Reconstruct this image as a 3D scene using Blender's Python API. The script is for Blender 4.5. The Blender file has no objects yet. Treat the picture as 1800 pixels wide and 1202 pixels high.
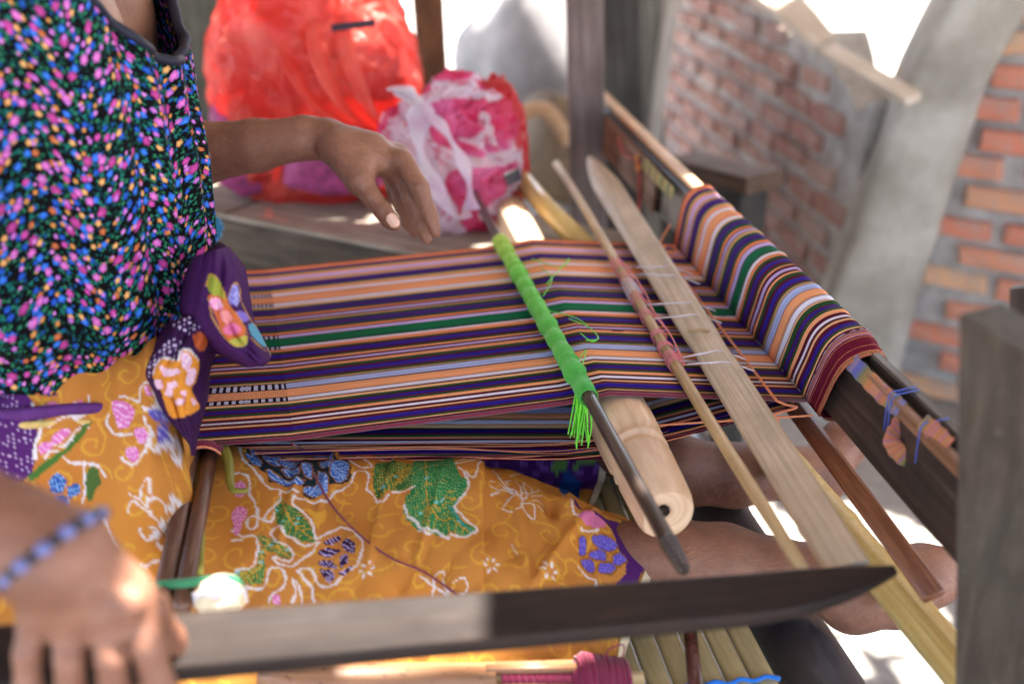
import bpy, math, random
import numpy as np
from mathutils import Vector, Matrix, noise
rnd = random.Random(7)
nrng = np.random.default_rng(7)
scn = bpy.context.scene
COL = scn.collection

# ------------------------------------------------------------------ camera
TH, PH, FP = math.radians(24.5), math.radians(8.2), 1900.0
CAM = np.array([0, 0, 1.24])
FW = np.array([math.sin(PH)*math.cos(TH), math.cos(PH)*math.cos(TH), -math.sin(TH)])
RT = np.array([math.cos(PH), -math.sin(PH), 0.0])
UP = np.cross(RT, FW)
cd = bpy.data.cameras.new('camera'); cam = bpy.data.objects.new('camera', cd); COL.objects.link(cam)
cam.location = CAM; cam.rotation_euler = (math.pi/2-TH, 0, -PH)
cd.sensor_width = 36; cd.lens = 38.0; cd.clip_end = 600; cd.clip_start = .02
cd.dof.use_dof = True; cd.dof.focus_distance = 1.13; cd.dof.aperture_fstop = 2.2; cd.dof.aperture_blades = 9
scn.camera = cam
# ------------------------------------------------------------------ light
SUN_EL, SUN_AZ = 68.0, 50.0          # azimuth measured from +Y towards +X
world = bpy.data.worlds.new('World'); scn.world = world; world.use_nodes = True
wn = world.node_tree.nodes; wl = world.node_tree.links
sky = wn.new('ShaderNodeTexSky'); sky.sky_type = 'NISHITA'; sky.sun_disc = False
sky.sun_elevation = math.radians(SUN_EL); sky.sun_rotation = math.radians(SUN_AZ)
sky.air_density = 1.0; sky.dust_density = 4.0; sky.ozone_density = 0.6
wl.new(sky.outputs[0], wn['Background'].inputs[0]); wn['Background'].inputs[1].default_value = 0.15
sd = bpy.data.lights.new('sun', 'SUN'); sd.energy = 4.8; sd.angle = math.radians(.6); sd.color = (1, .95, .86)
so = bpy.data.objects.new('sun', sd); COL.objects.link(so)
el, az = math.radians(SUN_EL), math.radians(SUN_AZ)
SUN = np.array([math.sin(az)*math.cos(el), math.cos(az)*math.cos(el), math.sin(el)])
so.rotation_euler = Vector(SUN).to_track_quat('Z', 'Y').to_euler()
scn.view_settings.view_transform = 'Standard'; scn.view_settings.look = 'None'
scn.view_settings.exposure = 2.8; scn.view_settings.gamma = 1.0
scn.cycles.max_bounces = 8; scn.cycles.diffuse_bounces = 5; scn.cycles.transparent_max_bounces = 12
scn.cycles.use_denoising = True
scn.cycles.sample_clamp_indirect = 6

# ------------------------------------------------------------------ geometry helpers
def D(x, y): return FW+(x-900)/FP*RT+(601-y)/FP*UP
def T(x, y, t): return CAM+t*D(x, y)
def Z(x, y, z):
    d = D(x, y); return CAM+d*(z-CAM[2])/d[2]
def YP(x, y, Y):
    d = D(x, y); return CAM+d*(Y/d[1])
def XP(x, y, X):
    d = D(x, y); return CAM+d*(X/d[0])
def proj(P):
    v = np.asarray(P)-CAM; t = v@FW
    return 900+FP*(v@RT)/t, 601-FP*(v@UP)/t, t
def lin(c): return [((x/255)/12.92 if x/255 <= .04045 else ((x/255+.055)/1.055)**2.4) for x in c[:3]]
def A(*p): return np.array(p, float)

def mesh_obj(name, V, Fs, mat, parent=None, smooth=True, uv=None, vcol=None, fcol=None, loc=None):
    V = np.asarray(V, np.float32); me = bpy.data.meshes.new(name)
    if isinstance(Fs, np.ndarray) and Fs.ndim == 2:
        n, k = Fs.shape
        me.vertices.add(len(V)); me.vertices.foreach_set('co', V.ravel())
        me.loops.add(n*k); me.loops.foreach_set('vertex_index', Fs.astype(np.int32).ravel())
        me.polygons.add(n); me.polygons.foreach_set('loop_start', np.arange(0, n*k, k, dtype=np.int32))
        me.polygons.foreach_set('loop_total', np.full(n, k, np.int32))
        me.update(calc_edges=True)
    else:
        me.from_pydata([tuple(map(float, v)) for v in V], [], [tuple(int(i) for i in f) for f in Fs])
    if smooth: me.polygons.foreach_set('use_smooth', np.ones(len(me.polygons), bool))
    if uv is not None:
        L = me.uv_layers.new(name='UVMap'); vi = np.empty(len(me.loops), np.int32); me.loops.foreach_get('vertex_index', vi)
        L.data.foreach_set('uv', np.asarray(uv, np.float32)[vi].ravel())
    if vcol is not None:
        c = me.color_attributes.new('Col', 'FLOAT_COLOR', 'POINT')
        a = np.ones((len(V), 4), np.float32); a[:, :3] = vcol; c.data.foreach_set('color', a.ravel())
    if fcol is not None:
        c = me.color_attributes.new('Col', 'FLOAT_COLOR', 'CORNER')
        tot = np.empty(len(me.polygons), np.int32); me.polygons.foreach_get('loop_total', tot)
        a = np.ones((len(me.loops), 4), np.float32); a[:, :3] = np.repeat(fcol, tot, axis=0); c.data.foreach_set('color', a.ravel())
    me.validate(clean_customdata=False); me.update()
    o = bpy.data.objects.new(name, me); COL.objects.link(o)
    if mat is not None: me.materials.append(mat)
    if parent is not None: o.parent = parent
    if loc is not None: o.location = loc
    return o
def tag(o, label, cat, group=None):
    o['label'] = label; o['category'] = cat
    if group: o['group'] = group
    return o
def thing(name, label, cat, group=None):
    o = bpy.data.objects.new(name, None); COL.objects.link(o); o.empty_display_size = .05
    return tag(o, label, cat, group)
def setting(o): o['kind'] = 'structure'; return o

def catmull(P, n=6, closed=False):
    P = [np.asarray(p, float) for p in P]
    if len(P) < 3 and not closed: 
        return [P[0]+(P[1]-P[0])*i/n for i in range(n+1)]
    out = []; N = len(P); rng = range(N if closed else N-1)
    for i in rng:
        if closed: a, b, c, d = P[(i-1) % N], P[i], P[(i+1) % N], P[(i+2) % N]
        else: a, b, c, d = P[max(i-1, 0)], P[i], P[i+1], P[min(i+2, N-1)]
        for j in range(n):
            t = j/n
            out.append(.5*((2*b)+(c-a)*t+(2*a-5*b+4*c-d)*t*t+(3*b-a-3*c+d)*t**3))
    if not closed: out.append(P[-1])
    return out

def sweep_data(P, rad, seg=12, up=(0, 0, 1), n=2.0, caps=True, dome=0.0):
    """rings of superellipse sections along P; rad = scalar, list of scalars or of (across, along-up)."""
    P = [np.asarray(p, float) for p in P]; N = len(P)
    if np.isscalar(rad): rad = [rad]*N
    rad = [(r, r) if np.isscalar(r) else r for r in rad]
    if len(rad) != N:
        ra_ = np.array(rad); q_ = np.linspace(0, len(rad)-1, N); rad = list(zip(np.interp(q_, range(len(rad)), ra_[:, 0]), np.interp(q_, range(len(rad)), ra_[:, 1])))
    up = np.asarray(up, float); V = []; uv = []; L = 0
    per = 2*math.pi*max(max(r) for r in rad)
    for i in range(N):
        t = P[min(i+1, N-1)]-P[max(i-1, 0)]; t /= (np.linalg.norm(t)+1e-12)
        s = np.cross(t, up)
        if np.linalg.norm(s) < 1e-3: s = np.cross(t, A(1, 0.01, 0))
        s /= np.linalg.norm(s); u = np.cross(s, t)
        if i: L += np.linalg.norm(P[i]-P[i-1])
        for j in range(seg+0):
            a = 2*math.pi*j/seg; c, d = math.cos(a), math.sin(a)
            x = math.copysign(abs(c)**(2/n), c)*rad[i][0]; y = math.copysign(abs(d)**(2/n), d)*rad[i][1]
            V.append(P[i]+s*x+u*y); uv.append((per*j/seg, L))
    Fs = []
    for i in range(N-1):
        for j in range(seg):
            k = (j+1) % seg
            Fs.append((i*seg+j, i*seg+k, (i+1)*seg+k, (i+1)*seg+j))
    if caps:
        b = len(V); V.append(P[0]-(P[1]-P[0])/np.linalg.norm(P[1]-P[0])*dome*max(rad[0])); V.append(P[-1]+(P[-1]-P[-2])/np.linalg.norm(P[-1]-P[-2])*dome*max(rad[-1])); uv += [(0, 0), (0, L)]
        for j in range(seg):
            k = (j+1) % seg
            Fs.append((b, k, j)); Fs.append((b+1, (N-1)*seg+j, (N-1)*seg+k))
    return V, Fs, uv
def sweep(name, P, rad, mat, parent=None, **k):
    loc = k.pop('loc', None)
    V, Fs, uv = sweep_data(P, rad, **k)
    return mesh_obj(name, V, Fs, mat, parent, True, uv)
def join_data(L):
    V, Fs, uv = [], [], []
    for v, f, u in L:
        b = len(V); V += list(v); Fs += [tuple(i+b for i in q) for q in f]; uv += list(u)
    return V, Fs, uv
def autosmooth(o, deg=40):
    me = o.data; 
    try: me.set_sharp_from_angle(angle=math.radians(deg))
    except Exception: pass
    return o
def board(name, p0, p1, upv, w, th, mat, parent=None, bev=.003, taper=1.0, jag=0):
    """box with its long axis p0->p1 (local X), width w along local Y, thickness th along upv (local Z); bevelled, uneven."""
    p0, p1 = np.asarray(p0, float), np.asarray(p1, float); x = p1-p0; L = np.linalg.norm(x); x /= L
    z = np.asarray(upv, float); z -= z.dot(x)*x; z /= np.linalg.norm(z); y = np.cross(z, x)
    n = max(2, int(L/.08)); V = []; Fs = []
    prof = [(-1, -1, 1, 0), (-1, -1, 0, 1), (-1, 1, 0, 1), (-1, 1, 1, 0), (1, 1, 1, 0), (1, 1, 0, 1), (1, -1, 0, 1), (1, -1, 1, 0)]
    st = [(0, bev), (bev, 0)]+[(L*i/n, 0) for i in range(1, n)]+[(L-bev, 0), (L, bev)]
    for k, (s, q) in enumerate(st):
        tp = 1+(taper-1)*s/L
        jy, jz = (rnd.gauss(0, jag), rnd.gauss(0, jag)) if jag else (0, 0)
        for a, b, m, r in prof:
            V.append((s, a*(w/2*tp-bev*m-q)+jy, b*(th/2-bev*r-q)+jz))
    # fix prof: corners offset alternately on the y and z sides
    for i in range(len(st)-1):
        for j in range(8): Fs.append((i*8+j, i*8+(j+1) % 8, (i+1)*8+(j+1) % 8, (i+1)*8+j))
    Fs.append(tuple(range(7, -1, -1))); Fs.append(tuple((len(st)-1)*8+j for j in range(8)))
    o = mesh_obj(name, V, Fs, mat, parent, False)
    o.matrix_world = Matrix(((x[0], y[0], z[0], p0[0]), (x[1], y[1], z[1], p0[1]), (x[2], y[2], z[2], p0[2]), (0, 0, 0, 1)))
    return o
def grid_faces(r, c):
    i = np.arange((r-1)*(c-1)); a = i//(c-1)*c+i % (c-1)
    return np.stack([a, a+1, a+c+1, a+c], 1)

# ------------------------------------------------------------------ materials
def newmat(name):
    m = bpy.data.materials.new(name); m.use_nodes = True
    return m, m.node_tree.nodes, m.node_tree.links, m.node_tree.nodes['Principled BSDF']
def setp(b, **k):
    for a, v in k.items():
        b.inputs[a.replace('_', ' ')].default_value = v
def coords(N, L, kind, sc):
    tc = N.new('ShaderNodeTexCoord'); mp = N.new('ShaderNodeMapping'); mp.inputs['Scale'].default_value = sc
    L.new(tc.outputs[kind], mp.inputs[0]); return mp.outputs[0]
def nz(N, L, vec, s=1, d=6, r=.6, dist=0):
    n = N.new('ShaderNodeTexNoise'); n.inputs['Scale'].default_value = s; n.inputs['Detail'].default_value = d
    n.inputs['Roughness'].default_value = r; n.inputs['Distortion'].default_value = dist; L.new(vec, n.inputs['Vector']); return n.outputs['Fac']
def ramp(N, L, fac, stops, interp='LINEAR'):
    r = N.new('ShaderNodeValToRGB'); e = r.color_ramp.elements; r.color_ramp.interpolation = interp
    while len(e) < len(stops): e.new(.5)
    for q, (p, c) in zip(e, stops): q.position = p; q.color = (*lin(c), 1)
    L.new(fac, r.inputs[0]); return r.outputs[0]
def mixc(N, L, f, a, b, mode='MIX'):
    m = N.new('ShaderNodeMix'); m.data_type = 'RGBA'; m.blend_type = mode
    for s, v in ((0, f), (6, a), (7, b)):
        if isinstance(v, (int, float)): m.inputs[s].default_value = v
        elif isinstance(v, (tuple, list)): m.inputs[s].default_value = (*lin(v), 1)
        else: L.new(v, m.inputs[s])
    return m.outputs[2]
def math_(N, L, op, a, b=None, c=None):
    m = N.new('ShaderNodeMath'); m.operation = op
    for i, v in enumerate((a, b, c)):
        if v is None: continue
        if isinstance(v, (int, float)): m.inputs[i].default_value = v
        else: L.new(v, m.inputs[i])
    return m.outputs[0]
def bump(N, L, b, h, st=.3, dist=.002):
    n = N.new('ShaderNodeBump'); n.inputs['Strength'].default_value = st; n.inputs['Distance'].default_value = dist
    L.new(h, n.inputs['Height']); L.new(n.outputs[0], b.inputs['Normal'])
def wood(name, c0, c1, c2, rough=.55, kind='Object', grain=(3, 60, 60), spec=.4, spots=None, bst=.35, coat=0):
    m, N, L, b = newmat(name)
    v = coords(N, L, kind, grain); g = nz(N, L, v, 1.5, 8, .65, .4)
    col = ramp(N, L, g, [(.28, c0), (.5, c1), (.72, c2)])
    v2 = coords(N, L, kind, (4, 7, 7) if kind == 'Object' else (7, 4, 1)); g2 = nz(N, L, v2, 3, 4)
    col = mixc(N, L, ramp(N, L, g2, [(.35, (0, 0, 0)), (.7, (200, 200, 200))]), col, c0)
    if spots:
        s = nz(N, L, coords(N, L, kind, (30, 60, 60) if kind == 'Object' else (60, 25, 1)), 2.4, 3)
        col = mixc(N, L, ramp(N, L, s, [(.6, (0, 0, 0)), (.66, (255, 255, 255))]), col, spots)
    L.new(col, b.inputs['Base Color']); setp(b, Roughness=rough, Specular_IOR_Level=spec, Coat_Weight=coat, Coat_Roughness=.25)
    rr = math_(N, L, 'MULTIPLY_ADD', g2, .4, rough-.2); L.new(rr, b.inputs['Roughness'])
    bump(N, L, b, g, bst, .0015)
    return m
def plain(name, c, rough=.6, spec=.4, var=.25, sc=60, bs=.15, **k):
    m, N, L, b = newmat(name); v = coords(N, L, 'Object', (1, 1, 1)); g = nz(N, L, v, sc, 5)
    d = [max(0, x*(1-var)) for x in c]; e = [min(255, x*(1+var*.6)) for x in c]
    L.new(ramp(N, L, g, [(.3, d), (.7, e)]), b.inputs['Base Color']); setp(b, Roughness=rough, Specular_IOR_Level=spec, **k)
    bump(N, L, b, g, bs, .001); return m
def attr_mat(name, rough=.75, fibre=(0, 0), wave=None, sheen=.2, spec=.25, trans=0):
    """colour from the mesh's own colour attribute, plus thread grain from uv in metres"""
    m, N, L, b = newmat(name); a = N.new('ShaderNodeAttribute'); a.attribute_name = 'Col'
    col = a.outputs['Color']
    v = coords(N, L, 'UV', (fibre[0], fibre[1], 1)); g = nz(N, L, v, 1, 3)
    col = mixc(N, L, .75, col, ramp(N, L, g, [(.25, (170, 170, 170)), (.5, (235, 235, 235)), (.75, (255, 255, 255))]), 'MULTIPLY')
    L.new(col, b.inputs['Base Color']); setp(b, Roughness=rough, Sheen_Weight=sheen, Sheen_Roughness=.5, Specular_IOR_Level=spec)
    h = g
    if wave:
        w = N.new('ShaderNodeTexWave'); w.inputs['Scale'].default_value = 1; w.bands_direction = 'X'; w.inputs['Distortion'].default_value = .4
        L.new(coords(N, L, 'UV', wave), w.inputs[0]); h = math_(N, L, 'ADD', g, w.outputs['Fac'])
        col2 = mixc(N, L, .55, col, ramp(N, L, w.outputs['Fac'], [(0, (165, 165, 170)), (.5, (255, 255, 255))]), 'MULTIPLY'); L.new(col2, b.inputs['Base Color'])
    bump(N, L, b, h, .35, .0006)
    return m

M = {}
M['old_wood'] = wood('weathered_wood', (70, 58, 48), (122, 106, 92), (165, 150, 135), .7, spec=.3)
M['shaded_bench_wood'] = wood('shaded_bench_wood', (58, 48, 40), (84, 72, 60), (108, 94, 80), .7)
M['post_wood'] = wood('post_wood', (62, 56, 52), (88, 80, 74), (112, 104, 98), .65, grain=(2, 40, 40), bst=.5)
M['far_post'] = wood('far_post_wood', (82, 70, 66), (112, 98, 94), (138, 124, 120), .7)
M['shade_dark'] = wood('shade_dark_wood', (40, 38, 35), (62, 58, 52), (88, 84, 78), .7)
M['grey_post'] = wood('grey_post_wood', (95, 90, 82), (128, 122, 112), (160, 154, 144), .7)
M['beam'] = wood('dark_beam_wood', (38, 31, 28), (62, 52, 47), (96, 82, 72), .42, spec=.5, coat=.15)
M['beam_brown'] = wood('brown_beam_wood', (90, 60, 42), (140, 100, 76), (176, 138, 112), .5)
M['beam_edge'] = wood('pale_beam_edge', (170, 130, 95), (215, 175, 135), (240, 210, 175), .5)
M['sword'] = wood('dark_sword_wood', (26, 17, 14), (38, 26, 21), (60, 42, 34), .6, 'UV', (60, 4, 1), .22, coat=.04)
M['rod_dark'] = wood('dark_rod_wood', (34, 24, 20), (66, 50, 42), (112, 96, 86), .35, 'UV', (120, 8, 1), .5, coat=.3)
M['rod_brown'] = wood('brown_rod_wood', (70, 42, 30), (104, 68, 52), (140, 100, 82), .35, 'UV', (120, 8, 1), .5, coat=.3)
M['lath'] = wood('red_brown_lath', (92, 50, 30), (134, 82, 55), (168, 112, 80), .4, 'UV', (150, 6, 1), .5)
M['roll'] = wood('pale_turned_wood', (190, 156, 126), (222, 192, 162), (240, 218, 194), .55, 'UV', (50, 5, 1), .35, bst=.3)
M['bamboo'] = wood('pale_bamboo', (150, 120, 78), (190, 160, 115), (214, 190, 146), .42, 'UV', (200, 3, 1), .45)
M['bamboo_grey'] = wood('greyish_bamboo', (146, 128, 104), (192, 172, 146), (220, 204, 180), .42, 'UV', (160, 3, 1), .5)
M['bamboo_yellow'] = wood('yellow_bamboo', (178, 142, 78), (208, 180, 112), (228, 208, 150), .3, 'UV', (120, 2.5, 1), .5, coat=.3)
M['bamboo_green'] = wood('green_yellow_bamboo', (88, 88, 30), (140, 136, 52), (186, 180, 96), .45, 'UV', (150, 4, 1), .45)
M['slat'] = wood('slat_bamboo', (150, 136, 92), (188, 172, 124), (210, 196, 152), .45, 'Object', (3, 90, 90), .4)
M['spindle'] = wood('spotted_spindle_bamboo', (120, 80, 52), (160, 114, 82), (188, 146, 112), .4, 'UV', (200, 4, 1), .5, spots=(78, 48, 34))
M['log'] = wood('dark_log', (36, 36, 38), (58, 58, 62), (92, 92, 98), .35, 'UV', (14, 5, 1), .5, coat=.4)
def thread(name, c, rough=.7): return plain(name, c, rough, .3, .15, 900, .2, Sheen_Weight=.3)
M['pink'] = thread('pink_thread', (235, 130, 140)); M['white_t'] = thread('white_thread', (232, 226, 240))
M['orange_t'] = thread('orange_thread', (250, 150, 105)); M['maroon_t'] = thread('maroon_thread', (110, 22, 52))
M['magenta_t'] = thread('magenta_yarn', (120, 14, 54)); M['blue_t'] = thread('blue_cord', (30, 120, 220))
M['green_t'] = thread('green_cord', (64, 150, 105)); M['lime_t'] = thread('lime_thread', (110, 225, 50)); M['teal'] = thread('teal_cord', (20, 120, 165))

def skin():
    m, N, L, b = newmat('skin'); v = coords(N, L, 'Object', (1, 1, 1))
    g = nz(N, L, v, 18, 5); col = ramp(N, L, g, [(.3, (124, 84, 66)), (.55, (146, 102, 81)), (.75, (162, 118, 96))])
    f = nz(N, L, v, 420, 3, .6); vo = N.new('ShaderNodeTexVoronoi'); vo.inputs['Scale'].default_value = 520; L.new(v, vo.inputs['Vector'])
    gs = nz(N, L, coords(N, L, 'Object', (90, 260, 90)), 1, 4, .6, 1.2)
    h = math_(N, L, 'ADD', math_(N, L, 'MULTIPLY', vo.outputs['Distance'], .5), math_(N, L, 'MULTIPLY', gs, 1.6))
    col = mixc(N, L, .35, col, ramp(N, L, gs, [(.3, (190, 150, 130)), (.6, (255, 255, 255))]), 'MULTIPLY')
    L.new(col, b.inputs['Base Color']); setp(b, Roughness=.46, Specular_IOR_Level=.42, Subsurface_Weight=.12, Subsurface_Scale=.01)
    b.inputs['Subsurface Radius'].default_value = (1, .35, .2)
    bump(N, L, b, h, .6, .0011); return m
M['skin'] = skin(); M['nail'] = plain('fingernail', (214, 168, 146), .3, .5, .08, 60, .05)

def floral():
    m, N, L, b = newmat('floral_cotton'); tc = N.new('ShaderNodeTexCoord')
    base = mixc(N, L, 0, (5, 5, 10), (5, 5, 10))
    # little green leaf sprigs
    def layer(col, scale, off, petals, size, colors, thr, rand=.85, amp=.3):
        mp = N.new('ShaderNodeMapping'); mp.inputs['Scale'].default_value = (scale, scale, 1); mp.inputs['Location'].default_value = (off, off*1.7, 0)
        mp.inputs['Rotation'].default_value = (0, 0, off)
        L.new(tc.outputs['UV'], mp.inputs[0])
        vo = N.new('ShaderNodeTexVoronoi'); vo.voronoi_dimensions = '2D'; vo.inputs['Scale'].default_value = 1; vo.inputs['Randomness'].default_value = rand
        L.new(mp.outputs[0], vo.inputs['Vector'])
        sub = N.new('ShaderNodeVectorMath'); sub.operation = 'SUBTRACT'; L.new(mp.outputs[0], sub.inputs[0]); L.new(vo.outputs['Position'], sub.inputs[1])
        sp = N.new('ShaderNodeSeparateXYZ'); L.new(sub.outputs[0], sp.inputs[0])
        sc = N.new('ShaderNodeSeparateColor'); L.new(vo.outputs['Color'], sc.inputs[0])
        ang = math_(N, L, 'ARCTAN2', sp.outputs[1], sp.outputs[0]); ang = math_(N, L, 'ADD', ang, math_(N, L, 'MULTIPLY', sc.outputs[2], 6.28))
        pet = math_(N, L, 'ABSOLUTE', math_(N, L, 'SINE', math_(N, L, 'MULTIPLY', ang, petals/2)))
        sz = math_(N, L, 'MULTIPLY_ADD', sc.outputs[1], .5*size, .62*size)
        R = math_(N, L, 'MULTIPLY', sz, math_(N, L, 'MULTIPLY_ADD', pet, amp, 1-amp))
        ins = math_(N, L, 'LESS_THAN', vo.outputs['Distance'], R)
        ins = math_(N, L, 'MULTIPLY', ins, math_(N, L, 'GREATER_THAN', sc.outputs[0], thr))
        c = ramp(N, L, sc.outputs[1], colors, 'CONSTANT')
        # darker towards the rim of each petal, pale eye
        q = math_(N, L, 'DIVIDE', vo.outputs['Distance'], R)
        c = mixc(N, L, .8, c, ramp(N, L, q, [(.05, (255, 255, 230)), (.3, (235, 235, 235)), (.95, (150, 140, 165))]), 'MULTIPLY')
        return mixc(N, L, ins, col, c)
    c = layer(base, 195, .3, 3, .42, [(0, (22, 84, 62)), (.5, (40, 120, 84)), (.8, (16, 60, 70))], .25, .95, .75)
    c = layer(c, 170, 2.1, 4, .36, [(0, (20, 100, 90)), (.5, (50, 140, 100))], .35, 1, .7)
    c = layer(c, 120, 7.7, 3, .36, [(0, (30, 90, 150)), (.5, (30, 120, 110))], .45, 1, .8)
    c = layer(c, 98, 4.4, 5, .38, [(0, (40, 90, 200)), (.55, (60, 125, 235))], .54, .9)
    c = layer(c, 102, 1.3, 5, .34, [(0, (222, 150, 80)), (.5, (240, 180, 110)), (.8, (205, 115, 70))], .62, .95)
    c = layer(c, 82, 3.7, 6, .38, [(0, (210, 80, 170)), (.4, (225, 120, 205)), (.75, (190, 70, 150))], .56, .9)
    c = layer(c, 116, 5.9, 5, .32, [(0, (225, 140, 220)), (.6, (205, 120, 215))], .74, .95)
    L.new(c, b.inputs['Base Color']); setp(b, Roughness=.85, Specular_IOR_Level=.12)
    g = nz(N, L, coords(N, L, 'UV', (900, 900, 1)), 1, 2); bump(N, L, b, g, .2, .0004)
    return m
M['floral'] = floral()
M['trim'] = plain('dark_trim', (30, 30, 48), .6, .3, .15, 200, .1)

# ------------------------------------------------------------------ the setting
def ground_mat():
    m, N, L, b = newmat('dusty_concrete'); v = coords(N, L, 'Object', (1, 1, 1))
    g = nz(N, L, v, 1.5, 8, .6); h = nz(N, L, v, 35, 8, .7)
    c = ramp(N, L, g, [(.3, (150, 146, 142)), (.6, (178, 172, 166)), (.8, (190, 184, 174))])
    c = mixc(N, L, .5, c, ramp(N, L, h, [(.3, (150, 148, 145)), (.65, (255, 255, 255))]), 'MULTIPLY')
    L.new(c, b.inputs['Base Color']); setp(b, Roughness=.9, Specular_IOR_Level=.2); bump(N, L, b, h, .5, .01); return m
gr = 34; xs = np.sign(np.linspace(-1, 1, gr))*np.abs(np.linspace(-1, 1, gr))**3*250
gx, gy = np.meshgrid(xs, xs+2); gz = np.where(np.hypot(gx, gy) < 4, 0, 0.0)
setting(mesh_obj('ground', np.stack([gx.ravel(), gy.ravel(), gz.ravel()], 1), grid_faces(gr, gr), ground_mat()))

# unseen overhead sheet added to block the sun, holes aimed for sun patches
ZR = 2.35
holes = []
def hole(P, hx, hy, rot=0):
    P = np.asarray(P); c = P+SUN*(ZR-P[2])/SUN[2]; holes.append((c[0], c[1], hx, hy, rot))
hole(T(540, 1118, .735), .125, .030, .03)        # weaving sword
hole(T(255, 1045, .62), .012, .03, .0)           # near hand
hole(Z(650, 1155, .60)-A(0, .008, 0), .22, .015, -.10)        # hem of the sarong
hole(Z(388, 1048, .70), .022, .02)               # knob
hole(Z(905, 375, .74), .035, .09)                # far end of the shed roll
hole(T(385, 160, 1.9), .04, .13)                 # bag side
hole(T(640, 20, 1.85), .09, .05); hole(T(720, 240, 1.85), .03, .05)
hole(T(745, 190, 1.8), .05, .05, .4)
hole(Z(1350, 930, 0), .07, .1, .2); hole(Z(1560, 945, 0), .10, .12, .4); hole(Z(1560, 1100, 0), .10, .07, .2); hole(Z(1480, 1165, 0), .04, .05)
hole(Z(1640, 1190, 0), .06, .05)
hole(YP(930, 50, 3.0), .13, .22, .3)
hole(YP(1180, 60, 3.3), .1, .1); hole(YP(1400, 60, 2.7), .16, .10, .5)
hole(Z(1250, 315, .80), .02, .10)
for _ in range(26): hole(A(rnd.uniform(-2.6, -1.0), rnd.uniform(-1, 3), .3), rnd.uniform(.02, .09), rnd.uniform(.02, .09))
for _ in range(16): hole(A(rnd.uniform(1.3, 2.6), rnd.uniform(-.6, 1.5), .0), rnd.uniform(.02, .07), rnd.uniform(.02, .07))
cs = .022; x0, x1, y0, y1 = -3.2, 4.2, -1.2, 4.7
nx, ny = int((x1-x0)/cs), int((y1-y0)/cs)
cx, cy = np.meshgrid(x0+(np.arange(nx)+.5)*cs, y0+(np.arange(ny)+.5)*cs); keep = np.ones(cx.shape, bool)
for hx_, hy_, a_, b_, r_ in holes:
    dx, dy = cx-hx_, cy-hy_; c_, s_ = math.cos(r_), math.sin(r_)
    keep &= ((dx*c_+dy*s_)/a_)**2+((-dx*s_+dy*c_)/b_)**2 > 1+nrng.uniform(-.25, .25, cx.shape)
iy, ix = np.nonzero(keep)
vx, vy = np.meshgrid(x0+np.arange(nx+1)*cs, y0+np.arange(ny+1)*cs)
vz = ZR+.012*np.sin(vx*40)+.02*np.sin(vy*9)+nrng.uniform(-.004, .004, vx.shape)
fr = np.stack([iy*(nx+1)+ix, iy*(nx+1)+ix+1, (iy+1)*(nx+1)+ix+1, (iy+1)*(nx+1)+ix], 1)
setting(mesh_obj('sun_blocker', np.stack([vx.ravel(), vy.ravel(), vz.ravel()], 1), fr, wood('blocker_straw', (120, 100, 70), (160, 138, 100), (190, 165, 125), .8), smooth=False))

# brick walls
def brick_mat(name, c):
    m, N, L, b = newmat(name); v = coords(N, L, 'Object', (1, 1, 1)); g = nz(N, L, v, 25, 6); oi = N.new('ShaderNodeObjectInfo')
    col = ramp(N, L, oi.outputs['Random'], [(0, c[0]), (.45, c[1]), (.8, c[2]), (1, c[3])])
    col = mixc(N, L, ramp(N, L, g, [(.42, (0, 0, 0)), (.68, (210, 210, 210))]), col, (168, 158, 150))
    L.new(col, b.inputs['Base Color']); setp(b, Roughness=.9, Specular_IOR_Level=.15); bump(N, L, b, g, .6, .004); return m
def mortar_mat():
    m, N, L, b = newmat('mortar'); v = coords(N, L, 'Object', (1, 1, 1)); g = nz(N, L, v, 14, 7)
    L.new(ramp(N, L, g, [(.3, (138, 132, 127)), (.55, (172, 167, 162)), (.75, (196, 192, 190))]), b.inputs['Base Color'])
    setp(b, Roughness=.95, Specular_IOR_Level=.15); bump(N, L, b, g, .7, .01); return m
M['mortar'] = mortar_mat()
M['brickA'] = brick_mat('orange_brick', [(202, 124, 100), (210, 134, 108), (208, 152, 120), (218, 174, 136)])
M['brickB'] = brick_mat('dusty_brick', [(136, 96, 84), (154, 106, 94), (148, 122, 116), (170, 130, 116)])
brick_meshes = []
for k in range(6):
    V = []; Fs = []; L_, H_, Dp = .175, .046, .05; r = random.Random(k)
    pts = [(-1, -1), (-.4, -1.0), (.4, -1), (1, -1), (1.0, 1), (.4, 1), (-.4, 1), (-1, 1)]
    fr_ = [(a*L_/2+r.gauss(0, .003), b_*H_/2+r.gauss(0, .002)) for a, b_ in pts]
    V = [(a, -Dp, b_) for a, b_ in fr_]+[(a*1.0, 0, b_) for a, b_ in fr_]
    V = [(a*.94, -Dp+r.gauss(0, .002), b_*.88) for a, b_ in fr_]+[(a, -Dp+.008, b_) for a, b_ in fr_]+[(a, 0, b_) for a, b_ in fr_]
    Fs = [tuple(range(8))]+[(i, 8+i, 8+(i+1) % 8, (i+1) % 8)[::1] for i in range(8)]+[(8+i, 16+i, 16+(i+1) % 8, 8+(i+1) % 8) for i in range(8)]
    me = bpy.data.meshes.new('brick'); me.from_pydata(V, [], Fs); me.update(); brick_meshes.append(me)
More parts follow.
